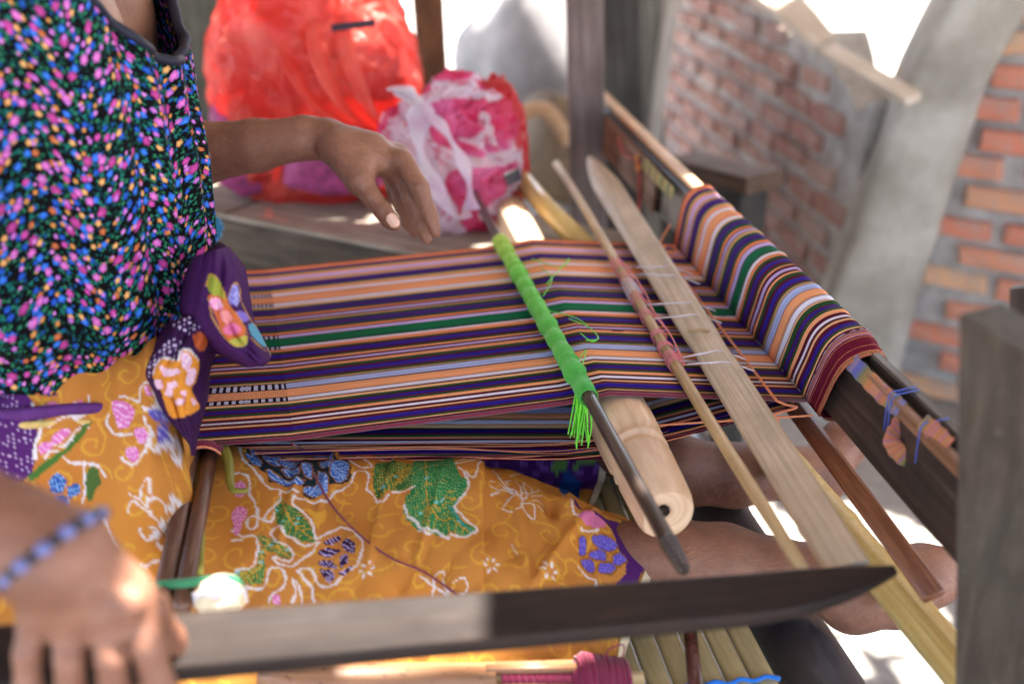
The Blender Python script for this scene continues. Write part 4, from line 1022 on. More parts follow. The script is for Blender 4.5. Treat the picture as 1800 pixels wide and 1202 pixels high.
sol = bl_o.modifiers.new('thickness', 'SOLIDIFY'); sol.thickness = .0015; sol.offset = -1
trim_pts = [V[-1, j] for j in range(nth) if -1.9 < ang[j] < 1.9]
tr_o = sweep('neck_trim', trim_pts, (.0032, .0075), M['trim'], bl_o, seg=10, up=(.2, -.1, 1))

# ------------------------------------------------------------------ painter for the batik prints
class Paint:
    def __init__(s, a, b_, base): s.a, s.b = a, b_; s.c = np.empty(a.shape+(3,)); s.c[:] = lin(base)
    def put(s, m, col, al=1.0): s.c[m] = s.c[m]*(1-al)+np.array(lin(col))*al
    def box(s, P, w): 
        P = np.asarray(P); lo, hi = P.min(0)-w, P.max(0)+w
        return np.nonzero((s.a > lo[0]) & (s.a < hi[0]) & (s.b > lo[1]) & (s.b < hi[1]))
    def stroke(s, P, w, col, al=1.0, sm=5, vary=.25, closed=False):
        P = catmull(P, sm, closed) if len(P) > 2 else [np.asarray(p, float) for p in P]
        if closed: P.append(P[0])
        I = s.box(P, w*2)
        if not len(I[0]): return
        x, y = s.a[I], s.b[I]; best = np.full(x.shape, 9.)
        for k in range(len(P)-1):
            p, q = P[k], P[k+1]; d = q-p; L2 = d@d+1e-12; h = np.clip(((x-p[0])*d[0]+(y-p[1])*d[1])/L2, 0, 1)
            best = np.minimum(best, np.hypot(x-p[0]-h*d[0], y-p[1]-h*d[1])/(1+vary*math.sin(k*.9+P[0][0]*300)))
        m = best < w/2; s.put((I[0][m], I[1][m]), col, al)
    def inside(s, P, I):
        x, y = s.a[I], s.b[I]; r = np.zeros(x.shape, bool); n = len(P); j = n-1
        for i in range(n):
            (xi, yi), (xj, yj) = P[i], P[j]
            if yi != yj: r ^= ((yi > y) != (yj > y)) & (x < (xj-xi)*(y-yi)/(yj-yi)+xi)
            j = i
        return r
    def poly(s, P, col, al=1.0, sm=4, hatch=None, dots=None):
        P = catmull(P, sm, True); I = s.box(P, 0)
        if not len(I[0]): return
        r = s.inside(P, I); J = (I[0][r], I[1][r]); s.put(J, col, al)
        c = np.mean(P, axis=0)
        if hatch:
            hc, per, an, duty = hatch; x, y = s.a[J]-c[0], s.b[J]-c[1]; v = (x*math.cos(an)+y*math.sin(an))/per; u = (-x*math.sin(an)+y*math.cos(an))/(per*1.2)
            m = ((v % 1) < duty) & (((u+.5*np.floor(v)) % 1) < .8); s.put((J[0][m], J[1][m]), hc)
        if dots:
            dc, per, rr_ = dots; x, y = s.a[J]/per, s.b[J]/per; y2 = y+.5*(np.floor(x) % 2); m = np.hypot(x % 1-.5, y2 % 1-.5) < rr_; s.put((J[0][m], J[1][m]), dc)

OR, DOR, YE, WH = (202, 138, 66), (180, 112, 50), (224, 172, 66), (230, 224, 228)
BL, DK, BRN, GRN_, CY = (52, 100, 196), (22, 44, 56), (150, 96, 34), (58, 124, 72), (120, 210, 214)
PU, PUD, PK, VI = (84, 36, 108), (44, 20, 76), (222, 118, 190), (96, 82, 196)
def crop(ox, oy, k): return lambda pts: [(ox+k*x, oy+k*y) for x, y in pts]
c4, c5, c6, c7 = crop(400, 760, .2497), crop(740, 760, .2496), crop(50, 640, .3494), crop(260, 420, .2497)

# ------------------------------------------------------------------ sarong
def ssn(x, a, b_): t = np.clip((x-a)/(b_-a), 0, 1); return t*t*(3-2*t)
Kx, Ky = -.20, 1.0
def hgt(x, y):
    yc = np.interp(x, [-.45, -.2, .25, .30], [1.02, .99, .905, .895])
    H = np.interp(x, [-.5, -.16, -.08, .02, .116, .19, .235, .275, .31], [.68, .676, .671, .665, .658, .645, .630, .606, .57])
    q = np.where(y < yc, (yc-y)/np.interp(x, [-.45, -.2, .25], [.27, .255, .168]), (y-yc)/.11)
    z1 = .548+(H-.548)*np.sqrt(np.clip(1-np.clip(q, 0, 1)**2.1, 0, 1))
    yc2 = np.interp(x, [-.4, .3], [1.20, 1.215]); H2 = np.interp(x, [-.4, .0, .2, .29, .32], [.68, .648, .635, .618, .58])
    q2 = np.abs(y-yc2)/np.where(y < yc2, .13, .12); z2 = .548+(H2-.548)*np.sqrt(np.clip(1-np.clip(q2, 0, 1)**2.2, 0, 1))
    z = np.maximum(z1, z2); z = z+.004*np.exp(-((z1-z2)/.02)**2)
    dx = np.clip(x+.205, 0, 9)/.024; dy = np.clip(.955-y, 0, 9)/.115; d2 = dx*dx+dy*dy
    hip = .548+(.815-.548)*np.exp(-d2*.75)*(ssn(y, .66, .80)*.6+.4); hip = np.where(y < .70, .548+(hip-.548)*np.clip((y-.62)/.08, 0, 1), hip)
    z = np.maximum(z, hip)
    return z
nxg, nyg = 620, 300
xg = np.linspace(-.52, .285, nxg)
ysf = np.concatenate([np.linspace(1.36, 1.05, 70), np.linspace(1.05, .738, 900)[1:]])
Vs = np.zeros((nyg, nxg, 3)); arc = np.zeros((nyg, nxg))
for i, x in enumerate(xg):
    # right end follows the knee: the hem curves back towards the camera side
    zz = hgt(np.full(ysf.shape, x), ysf); s = np.concatenate([[0], np.cumsum(np.hypot(np.diff(ysf), np.diff(zz)))])
    s0 = s[69]; tgt = np.concatenate([np.linspace(0, s0, 60)[:-1], np.linspace(s0, s[-1], nyg-59)])
    yy = np.interp(tgt, s, ysf); Vs[:, i, 1] = yy; Vs[:, i, 2] = np.interp(tgt, s, zz); arc[:, i] = tgt-s0; Vs[:, i, 0] = x
# shear the hem: x end depends on y
yy = Vs[:, :, 1]; xe = np.interp(yy, [.66, .74, .80, .86, .89, .95, 1.02, 1.12, 1.35], [.175, .205, .238, .268, .276, .235, .24, .285, .29])
fx = ssn(Vs[:, :, 0], .02, .285); Vs[:, :, 0] += (xe-.285)*fx
AX, BXs = Vs[:, :, 0].copy(), arc
def px2ab0(px, py):
    v = Vs-CAM; t = v@FW; a_, b_ = 900+FP*(v@RT)/t, 601-FP*(v@UP)/t; d = (a_-px)**2+(b_-py)**2; m = d < 9
    k = np.argmin(np.where(m, t*4+d*.02, 1e9)) if m.any() else np.argmin(d); return np.array([AX.flat[k], arc.flat[k]])
# folds
x_, y_, z_ = Vs[:, :, 0], Vs[:, :, 1], Vs[:, :, 2]
dK = np.hypot(x_-Kx, arc*1.0); phi = np.arctan2(arc-.0, x_-Kx+.02)
left = ssn(-x_, .10, .20)
disp = left*.0085*ssn(dK, .02, .16)*np.sin(phi*9+1.0+1.2*np.sin(dK*14))+left*.003*np.sin(phi*23+dK*11)
disp += (1-left)*(.0024*np.sin(x_*38+arc*30)+.0018*np.sin(arc*55-x_*22)+.0022*np.abs(np.sin(x_*60+arc*34+2*np.sin(arc*20)))+.0009*np.sin(x_*150-arc*90+3*np.sin(x_*31)))
for (fa, fb_, fh) in (((1050, 900), (930, 1040), .003), ((780, 830), (720, 1040), .002), ((900, 850), (930, 1030), .002), ((540, 800), (480, 1000), .002), ((640, 790), (560, 900), .002)):
    fp, fq = px2ab0(*fa), px2ab0(*fb_); fd = fq-fp; fl = np.linalg.norm(fd); fd = fd/fl; fu = (x_-fp[0])*fd[0]+(arc-fp[1])*fd[1]; fv = -(x_-fp[0])*fd[1]+(arc-fp[1])*fd[0]
    fh = fh*1.6; disp += fh*np.exp(-(fv/.0035)**2)*ssn(fu, -.01, .03)*ssn(fl-fu, -.02, .03)-fh*.6*np.exp(-((fv-.008)/.005)**2)*ssn(fu, -.01, .03)*ssn(fl-fu, -.02, .03)
def step_fold(p0, p1, h, w=.0035):
    global disp
    d = p1-p0; L_ = np.linalg.norm(d); d = d/L_; u = (x_-p0[0])*d[0]+(arc-p0[1])*d[1]; v = -(x_-p0[0])*d[1]+(arc-p0[1])*d[0]
    fade = ssn(u, -.02, .02)*ssn(L_-u, -.02, .03); disp = disp+fade*h*(np.where(v > 0, np.exp(-v/.05), 0)*ssn(v, -w, w)+.0*v)
def px2ab(px, py, G=None):
    if G is None: G = (PXs, PYs, Ts, AX, arc)
    d = (G[0]-px)**2+(G[1]-py)**2; m = d < 9.0
    if m.any(): k = np.argmin(np.where(m, G[2]*4+d*.02, 1e9))
    else: k = np.argmin(d)
    return np.array([G[3].flat[k], G[4].flat[k]])
def projg(V):
    v = V-CAM; t = v@FW; return 900+FP*(v@RT)/t, 601-FP*(v@UP)/t, t
PXs, PYs, Ts = projg(Vs)
# seat the diagonal crease, the pleat and the knee pocket
step_fold(px2ab(862, 812), px2ab(850, 1045), .006)
step_fold(px2ab(640, 1010), px2ab(742, 800), .005, .004)
kp = px2ab(968, 893); disp -= .014*np.exp(-((x_-kp[0])/.008)**2-((arc-kp[1])/.016)**2); disp += .006*np.exp(-((x_-kp[0]-.02)/.012)**2-((arc-kp[1])/.03)**2)
nrmv = np.cross(np.gradient(Vs, axis=1).reshape(-1, 3), np.gradient(Vs, axis=0).reshape(-1, 3)).reshape(Vs.shape); nrmv /= (np.linalg.norm(nrmv, axis=2, keepdims=True)+1e-9)
nrmv *= np.where(nrmv[:, :, 2:3] < 0, -1, 1)
Vs = Vs+nrmv*disp[:, :, None]; Vs[:, :, 2] = np.maximum(Vs[:, :, 2], .546)
PXs, PYs, Ts = projg(Vs)
wA = .0005*np.sin(AX*310+2*np.sin(arc*240)); wB = .0005*np.sin(arc*290+2*np.sin(AX*260))
pt = Paint(AX+wA, arc+wB, OR)
def ab(pts, f): return [px2ab(*p) for p in f(pts)]
ident = lambda q: q
# slow variation of dye
for k in range(60):
    c_ = A(rnd.uniform(-.45, .28), rnd.uniform(.0, .45)); r_ = rnd.uniform(.02, .06); w = np.exp(-((AX-c_[0])**2+(arc-c_[1])**2)/(r_*r_))[..., None]*.35
    pt.c = pt.c*(1-w)+np.array(lin(rnd.choice([DOR, (214, 136, 48), (190, 106, 30)])))*w
# yellow vine scrolls everywhere
def spiral(c, r, a0, turns, sgn=1):
    return [A(c[0]+r*(1-.75*k/16)*math.cos(a0+sgn*turns*2*math.pi*k/16), c[1]+r*(1-.75*k/16)*math.sin(a0+sgn*turns*2*math.pi*k/16)) for k in range(17)]
gxs = 0
for gx_ in np.arange(-.50, .30, .031):
    for gy_ in np.arange(.02, .50, .033):
        c_ = A(gx_+rnd.uniform(-.007, .007), gy_+rnd.uniform(-.007, .007)); a0 = rnd.uniform(0, 6.28); sg = rnd.choice((-1, 1)); r_ = rnd.uniform(.009, .016)
        S = spiral(c_, r_, a0, rnd.uniform(.75, 1.15), sg)
        st_ = S[0]+A(-sg*math.sin(a0), sg*math.cos(a0))*-.016*1.0
        pt.stroke([st_+A(rnd.uniform(-.01, .01), rnd.uniform(-.006, .006)), S[0]*.5+st_*.5]+S, .0024, YE, .7, 3, .2)
for f, pts in [(c4, [(560, 545), (640, 560), (700, 540), (680, 620), (620, 660), (600, 600)])]:
    pt.poly(ab(pts, f), YE, .8)
# big blue flower
pt.poly(ab([(110, 60), (130, 150), (190, 230), (270, 290), (300, 350), (420, 370), (520, 370), (540, 450), (620, 470), (700, 420), (730, 360), (850, 340), (870, 240), (830, 180), (760, 160), (640, 90), (520, 50), (400, 40), (250, 40)], c4), DK)
hb = ((170, 205, 248), .0019, .6, .5)
for P_ in ([(130, 70), (230, 60), (240, 120), (150, 120)], [(250, 70), (360, 70), (350, 120), (260, 110)], [(130, 145), (210, 170), (245, 230), (200, 235), (150, 190)], [(250, 150), (340, 150), (380, 210), (330, 235), (255, 190)],
           [(380, 75), (480, 80), (500, 130), (420, 130)], [(390, 150), (520, 150), (540, 190), (440, 200)], [(360, 190), (450, 185), (490, 230), (400, 240)], [(275, 250), (330, 280), (400, 330), (540, 330), (500, 370), (370, 365), (290, 320)],
           [(390, 250), (500, 240), (490, 285), (400, 300)], [(520, 220), (580, 210), (600, 300), (580, 325), (540, 290)], [(560, 70), (640, 90), (740, 160), (690, 180), (600, 190), (560, 130)], [(640, 210), (700, 190), (730, 240), (680, 250)],
           [(740, 200), (820, 195), (855, 240), (840, 310), (790, 350), (745, 330), (725, 270)], [(640, 270), (690, 280), (710, 350), (700, 430), (620, 455), (545, 430), (540, 385), (620, 370)]):
    Q = ab(P_, c4); pt.poly(Q, BL, 1, 4, (hb[0], hb[1], rnd.uniform(0, 3), .42)); pt.stroke(Q, .0013, BRN, 1, 4, .2, True)
# green leaves
def leaf(P_, f, mid, base=GRN_, n=7):
    Q = ab(P_, f); pt.poly(Q, base, 1, 4, None, ((150, 190, 110), .0028, .22)); Mm = ab(mid, f); C_ = catmull(Mm, 6)
    pt.stroke(Mm, .0013, (206, 160, 56))
    I = pt.box(Q, 0); ins = pt.inside(catmull(Q, 4, True), I)
    keepc = pt.c.copy()
    step = max(1, len(C_)//n)
    for k in range(0, len(C_)-1, max(1, step//2)):
        d = C_[k+1]-C_[k]; d = d/(np.linalg.norm(d)+1e-9); nn = A(-d[1], d[0])
        for sg in (-1, 1): 
            for off_ in (0.006, .014, .022): pt.stroke([C_[k]+nn*sg*(off_-.006)+d*(off_-.006)*.8, C_[k]+nn*sg*off_+d*off_*.8], .0009, (200, 160, 60))
    m = np.zeros(AX.shape, bool); m[I[0][ins], I[1][ins]] = True; pt.c = np.where(m[..., None], pt.c, keepc)
    for _ in range(7):
        k = rnd.randrange(len(C_)); c_ = C_[k]+A(rnd.uniform(-.012, .012), rnd.uniform(-.01, .01))
        if m.flat[np.argmin((AX-c_[0])**2+(arc-c_[1])**2)]: pt.poly([c_+A(.0022, 0), c_+A(0, .0016), c_-A(.0022, 0), c_-A(0, .0016)], CY, .9, 3)
leaf([(1030, 240), (1120, 205), (1240, 215), (1330, 240), (1300, 370), (1190, 410), (1130, 400), (1080, 460), (1030, 400)], c4, [(1320, 240), (1200, 290), (1060, 400)], (66, 112, 58))
leaf([(345, 500), (380, 440), (420, 500), (500, 540), (570, 640), (620, 750), (560, 765), (470, 740), (380, 680), (335, 590)], c4, [(380, 450), (430, 600), (600, 745)])
leaf([(220, 720), (300, 750), (390, 780), (450, 860), (430, 880), (340, 850), (250, 800)], c4, [(225, 725), (330, 800), (440, 875)], (70, 118, 72))
leaf([(215, 790), (255, 830), (260, 950), (240, 1060), (110, 1060), (50, 1010), (100, 960), (190, 960), (215, 900)], c4, [(235, 800), (225, 950), (80, 1030)], (66, 112, 62))
leaf([(0, 120), (90, 70), (170, 130), (240, 210), (330, 330), (300, 430), (240, 520), (290, 620), (400, 680), (300, 730), (200, 700), (60, 690), (-50, 660), (-130, 560), (-100, 440), (-60, 300)], c5, [(60, 110), (40, 350), (80, 550), (330, 700)], (48, 132, 82), 12)
pt.stroke(ab([(200, 520), (240, 560), (290, 640), (360, 690)], c5), .002, (40, 160, 170))
# white batik outlines
whites = [
 (c4, [(90, 100), (100, 170), (170, 240), (240, 330), (290, 390), (380, 410), (500, 420)], 5.5), (c4, [(370, 410), (370, 470), (330, 520), (280, 560), (250, 620)], 4.5), (c4, [(30, 290), (90, 285), (150, 320), (155, 430), (200, 520), (210, 620), (185, 680), (130, 650), (150, 600), (210, 590), (290, 630), (330, 560)], 5.5),
 (c4, [(470, 440), (460, 490), (530, 560), (590, 630), (610, 720), (640, 745), (720, 700), (800, 672), (880, 690), (940, 740), (945, 850), (900, 940), (830, 990), (770, 1060), (700, 1090), (620, 1050), (590, 960), (500, 965), (530, 1010), (590, 1090), (600, 1190)], 5.5),
 (c4, [(470, 450), (560, 480), (690, 490), (760, 420), (870, 350), (900, 275), (990, 275), (985, 400), (1020, 440), (1070, 490), (1120, 460), (1160, 420), (1240, 415), (1310, 375)], 5.0),
 (c4, [(860, 170), (930, 170), (1010, 235), (930, 240), (870, 200), (860, 170)], 4.5), (c4, [(970, 150), (1050, 160), (1100, 200)], 4), (c4, [(1050, 140), (1160, 185)], 4),
 (c4, [(300, 705), (350, 660), (400, 710), (470, 750), (540, 800), (600, 780), (640, 775), (600, 830), (520, 900), (450, 940), (370, 930), (310, 890), (370, 885), (440, 900), (460, 850), (430, 800), (380, 770), (340, 760), (300, 710)], 5.0),
 (c4, [(30, 690), (110, 730), (205, 740), (190, 930), (60, 960)], 4.8), (c4, [(30, 760), (100, 755)], 5), (c4, [(90, 1080), (250, 1095), (300, 960), (380, 970), (410, 1050), (380, 1110), (310, 1140), (290, 1200)], 5),
 (c4, [(460, 1200), (480, 1120), (460, 1040), (510, 1090), (520, 1200)], 4.5),
 (c4, [(1250, 510), (1270, 580), (1340, 640), (1400, 700), (1450, 700)], 5), (c5, [(-20, 690), (100, 700), (200, 730), (300, 730), (400, 680), (330, 630), (280, 580), (240, 520), (300, 440), (335, 360), (300, 280), (270, 240)], 5),
 (c5, [(310, 270), (400, 240), (490, 215)], 5), (c5, [(240, 215), (330, 180), (380, 190), (280, 215), (240, 215)], 4), (c5, [(200, 120), (280, 130)], 4),
 (c5, [(1010, 430), (1060, 480), (1105, 580)], 4), (c5, [(1125, 670), (1180, 690), (1250, 680)], 4.5), (c5, [(1110, 945), (1170, 1010), (1240, 1050), (1230, 1100)], 4), (c5, [(640, 790), (690, 870)], 3.2),
 # lily at the right
 (c5, [(500, 260), (560, 330), (620, 390)], 4), (c5, [(500, 340), (600, 390), (690, 440)], 4), (c5, [(500, 440), (580, 400), (640, 430)], 3.5), (c5, [(490, 380), (540, 400)], 3),
 (c5, [(630, 310), (710, 290)], 3.5), (c5, [(600, 350), (660, 340), (710, 420), (650, 430), (605, 350)], 3), (c5, [(720, 350), (780, 400), (760, 430), (730, 400), (720, 350)], 3), (c5, [(580, 540), (630, 460), (710, 480), (690, 530), (580, 540)], 3.2),
 (c5, [(720, 500), (790, 500), (805, 610), (740, 570), (715, 510)], 3.2), (c5, [(780, 450), (850, 440)], 3), (c5, [(790, 480), (850, 500)], 3), (c5, [(790, 420), (840, 400)], 3), (c5, [(830, 520), (870, 560)], 3),
 (c5, [(80, 1150), (110, 1090), (190, 1140)], 3.5), (c5, [(100, 1100), (90, 1020), (150, 980), (160, 1060), (200, 1130)], 3.2), (c5, [(215, 1120), (230, 1060), (300, 1020), (320, 1100), (260, 1150)], 3.2), (c5, [(0, 1010), (100, 1090)], 3.4),
 # the flower on the skirt
 (c6, [(90, 310), (180, 270), (270, 260), (310, 210), (305, 160)], 5), (c6, [(230, 270), (300, 320), (240, 330), (200, 400), (130, 410)], 5), (c6, [(80, 470), (110, 440), (160, 445), (210, 490), (300, 495), (350, 520), (390, 565)], 5), (c6, [(280, 495), (290, 600), (270, 700)], 5),
 (c6, [(400, 250), (400, 300), (440, 350), (520, 350)], 5), (c6, [(580, 260), (590, 300), (615, 330), (590, 420), (540, 500), (480, 490), (470, 470)], 4.5), (c6, [(610, 330), (610, 400), (650, 435), (730, 390)], 4.5), (c6, [(720, 400), (760, 410), (760, 470), (730, 470)], 3.5),
 (c6, [(290, 745), (370, 760), (430, 880), (450, 910)], 5), (c6, [(560, 1000), (610, 1010), (690, 1080), (740, 1120), (740, 1200)], 4.5),
 (c6, [(700, 740), (620, 690), (620, 760), (655, 800)], 3.2), (c6, [(690, 750), (755, 700), (765, 780), (710, 810)], 3.2), (c6, [(690, 850), (720, 920), (705, 970), (650, 920), (650, 860)], 3.2), (c6, [(650, 830), (560, 830), (600, 880), (660, 850)], 3.2),
 (c6, [(500, 750), (520, 690), (600, 740)], 3), (c6, [(510, 650), (570, 690), (600, 720)], 3), (c6, [(565, 680), (570, 620), (615, 575), (600, 680)], 3),  (c6, [(730, 930), (790, 910), (830, 860)], 3), (c6, [(460, 160), (500, 170), (560, 190), (560, 120), (600, 90), (640, 110), (640, 200), (600, 230), (570, 210)], 4)]
for f, P_, w in whites: pt.stroke(ab(P_, f), w*.00044, WH, .95, 5, .3)
pt.stroke(ab([(675, 795), (695, 812), (680, 838), (660, 820)], c6), .0016, WH, .95, 4, .1, True)
pt.stroke(ab([(700, 440), (725, 420), (750, 445), (725, 470)], c5), .0018, WH, .95, 4, .1, True)
for cpx in ((980, 960, c4), (495, 935, c5), (903, 965, c5)):
    base_ = px2ab(*cpx[2]([(cpx[0], cpx[1])])[0])
    for k in range(6):
        a_ = k*1.047; c_ = base_+A(math.cos(a_), math.sin(a_))*.006; d_ = A(math.cos(a_), math.sin(a_)); n2 = A(-d_[1], d_[0])
        pt.poly([c_+d_*.0026, c_+n2*.0014, c_-d_*.0026, c_-n2*.0014], WH, .95, 3)
# dark purple flower
for P_ in ([(670, 770), (790, 725), (790, 760), (720, 790)], [(630, 850), (690, 810), (790, 820), (760, 850), (690, 875)], [(630, 910), (700, 890), (765, 930), (760, 960), (690, 950)], [(650, 965), (730, 970), (755, 1010), (720, 1050), (670, 1010)],
           [(800, 780), (840, 740), (890, 780), (890, 840), (830, 830)], [(795, 870), (840, 850), (850, 910), (810, 945), (790, 910)], [(780, 985), (880, 945), (860, 975), (800, 1005)]):
    pt.poly(ab(P_, c4), PUD, 1, 4, ((196, 180, 236), .0020, rnd.uniform(.4, 1.4), .35))
# pink blossoms left of centre, violet cluster on the knee
for P_ in ([(40, 380), (80, 345), (130, 370), (120, 440), (60, 450)], [(40, 560), (90, 515), (140, 560), (110, 630), (80, 700), (50, 720), (35, 640)], [(320, 1140), (370, 1150), (370, 1200), (320, 1200)]):
    pt.poly(ab(P_, c4), PK, 1, 4, ((245, 200, 235), .0020, .5, .4))
pt.poly(ab([(540, 45), (640, 55), (760, 90), (900, 130), (860, 150), (700, 130), (600, 90)], c4), (196, 120, 120), .8)
for P_ in ([(1120, 570), (1200, 560), (1290, 610), (1300, 660), (1180, 650), (1120, 600)],): pt.poly(ab(P_, c5), PK, .8)
# violet flower and purple border with cream hem
pt.poly(ab([(1010, 430), (1100, 480), (1240, 560), (1400, 640), (1560, 700), (1600, 860), (1560, 1000), (1500, 1100), (1360, 1100), (1440, 990), (1430, 900), (1380, 780), (1330, 660), (1200, 540), (1080, 500)], c5), PU)
for P_ in ([(1115, 740), (1160, 745), (1165, 850), (1115, 865)], [(1200, 745), (1270, 720), (1370, 770), (1385, 820), (1330, 840), (1250, 820)], [(1190, 840), (1260, 825), (1310, 870), (1280, 905), (1200, 890)], [(1130, 900), (1190, 890), (1230, 950), (1190, 985), (1140, 950)],
           [(1255, 930), (1340, 915), (1380, 960), (1330, 990), (1260, 985)], [(1350, 870), (1410, 850), (1450, 900), (1400, 940), (1350, 920)]):
    Q = ab(P_, c5); pt.poly(Q, VI, 1, 4, None, ((140, 128, 226), .0022, .3)); pt.stroke(Q, .0013, BRN, 1, 4, .2, True)
hemm = (xe-AX < .0065); pt.c[hemm] = lin((222, 206, 170)); hm2 = (xe-AX < .009) & ~hemm; pt.c[hm2] = lin(BRN)
# motifs on the skirt front
for P_ in ([(70, 210), (120, 200), (180, 215), (190, 245), (120, 250), (70, 245)], [(220, 190), (270, 185), (275, 215), (240, 225)], [(120, 365), (190, 320), (220, 335), (160, 390), (125, 400)], [(50, 410), (110, 385), (120, 420), (60, 450)], [(425, 190), (490, 185), (530, 230), (510, 300), (460, 320), (430, 260)],
           [(540, 330), (580, 320), (600, 370), (570, 400), (545, 380)], [(490, 430), (540, 415), (560, 460), (530, 490), (495, 470)], [(590, 110), (610, 110), (612, 150), (590, 150)]):
    pt.poly(ab(P_, c6), PK, 1, 4, ((240, 196, 232), .0024, rnd.random()*3, .35))
for P_ in ([(610, 240), (680, 235), (690, 290), (640, 290)], [(660, 200), (720, 200), (740, 270), (700, 300)], [(640, 330), (700, 310), (710, 370), (660, 395), (635, 370)]): pt.poly(ab(P_, c6), (110, 100, 200), 1, 4, ((190, 188, 240), .0024, .4, .35))
for P_ in ([(100, 580), (150, 550), (190, 590), (170, 640), (110, 630)], [(200, 620), (250, 600), (260, 650), (210, 670)], [(130, 660), (190, 660), (200, 700), (150, 700)]): pt.poly(ab(P_, c6), (40, 90, 170), 1, 4, ((150, 190, 240), .0024, .4, .3))
pt.poly(ab([(300, 530), (340, 520), (365, 590), (340, 640), (310, 690), (290, 620)], c6), (80, 108, 52))
pt.poly(ab([(5, 560), (80, 490), (180, 420), (240, 350), (290, 285), (315, 290), (250, 390), (170, 470), (60, 560), (15, 585)], c6), (72, 116, 50))
pt.poly(ab([(-140, 140), (0, 160), (30, 240), (50, 330), (40, 450), (0, 560), (-60, 600), (-140, 600)], c6), PU, 1, 3, None, ((214, 190, 226), .0042, .16))
pt.stroke(ab([(15, 195), (50, 270), (60, 330), (40, 400), (35, 470)], c6), .003, WH)
pt.poly(ab([(-140, 100), (110, 130), (120, 150), (-140, 150)], c6), PU)
# far leg: dark purple with violet print
far = arc < -.012; frr = (arc < -.03) & (AX < .2)
pt.c[far] = lin((70, 26, 96))
nzf = np.sin(AX*170+3*np.sin(arc*120))*np.sin(arc*190+2*np.sin(AX*90)); m = far & (nzf > .35); pt.c[m] = lin((112, 66, 150))
pt.poly(ab([(910, 250), (960, 170), (1020, 160), (1030, 260), (960, 300)], c5), (96, 140, 70)); pt.poly(ab([(1060, 230), (1150, 150), (1260, 150), (1240, 210), (1120, 250)], c5), (96, 140, 70))
pt.poly(ab([(1010, 80), (1180, 75), (1160, 120), (1050, 120)], c5), (226, 130, 150)); pt.poly(ab([(975, 350), (1120, 350), (1120, 420), (990, 430)], c5), (32, 70, 140))
hf = far & (xe-AX < .008); pt.c[hf] = lin((216, 200, 168))
M['batik'] = attr_mat('batik_cotton', .75, (1300, 1300), None, 0, .12)
sar = mesh_obj('sarong', Vs.reshape(-1, 3), grid_faces(nyg, nxg), M['batik'], person, True, np.stack([AX.ravel(), arc.ravel()], 1), vcol=pt.c.reshape(-1, 3))
# waist folds under the blouse
def waistband(name, dz, off, rad, mat):
    P_ = []
    for a in np.linspace(-2.6, -.12, 50):
        hz = .755+.045*max(0, -math.sin(a))-.018*math.cos(a)
        p = torso_pt(np.array([a]), np.array([hz]), off+.012*(a+2.6)/2.5)[0]; p[2] = hz+dz+.003*math.sin(a*7+off*300); P_.append(p)
    return sweep(name, P_, rad, mat, sar, seg=10)
waistband('waist_fold', -.014, .014, [(.006-.004*i/49, .010-.008*i/49) for i in range(50)], plain('purple_cotton', (88, 44, 112), .75, .25, .2, 60, .3))
waistband('waist_lining', -.026, .016, [(.004-.003*i/49, .006-.005*i/49) for i in range(50)], plain('cream_cotton', (206, 178, 110), .75, .25, .15, 60, .3))
# maroon thread lying over the lap
def lap_pt(px, py, up=.003):
    d = (PXs-px)**2+(PYs-py)**2; m = d < 9; k = np.argmin(np.where(m, Ts*4+d*.02, 1e9)) if m.any() else np.argmin(d); return Vs.reshape(-1, 3)[k]+A(0, 0, up)
tag(sweep('maroon_thread', catmull([A(-.085, .972, .695)]+[lap_pt(*p) for p in ((540, 800), (556, 845), (590, 900), (640, 950), (690, 985), (745, 1010), (800, 1046), (830, 1070))], 5), .0011, M['maroon_t'], seg=5), 'twisted maroon thread hanging from the weaving over the orange sarong', 'thread')

# knot of the sarong
def patch(name, Lp, Rp, t0_, bulge, paintf, nu=70, nv=90, fold=.0045, base=PU, parent=None, seed=0, tdep=0):
    """cloth between two edges, bulging towards the front, folded"""
    Lc, Rc = catmull([A(*p) for p in Lp], 12), catmull([A(*p) for p in Rp], 12)
    Lr = lambda C_, s: A(*[np.interp(s*(len(C_)-1), np.arange(len(C_)), [c[k] for c in C_]) for k in range(2)])
    V = np.zeros((nv, nu, 3)); Uv = np.zeros((nv, nu, 2))
    for i in range(nv):
        s = i/(nv-1); l, r = Lr(Lc, s), Lr(Rc, s)
        for j in range(nu):
            u = j/(nu-1); p = l*(1-u)+r*u; bz = bulge*math.sin(math.pi*u)**.7*math.sin(math.pi*min(1, .12+s*.8))**.6
            f = fold*1.6*(.5-abs(math.sin(u*7+s*3.5+seed+.6*math.sin(s*7))))*math.sin(math.pi*u)**.5+fold*.9*(.5-abs(math.sin(u*15-s*6+seed*2)))*(.4+.6*s)+fold*.35*math.sin(u*37+s*21)
            V[i, j] = T(p[0], p[1], t0_+tdep*s-bz+f+.035*(abs(2*u-1)**6)); Uv[i, j] = (p[0]*.0006, p[1]*.0006)
    PX_, PY_, TT = projg(V); pa = Paint(Uv[:, :, 0], Uv[:, :, 1], base)
    paintf(pa, lambda pts, f: [A(x, y)*.0006 for x, y in f(pts)])
    o = mesh_obj(name, V.reshape(-1, 3), grid_faces(nv, nu), M['batik'], parent or sar, True, Uv.reshape(-1, 2), vcol=pa.c.reshape(-1, 3))
    s_ = o.modifiers.new('thickness', 'SOLIDIFY'); s_.thickness = .002; s_.offset = 0; return o
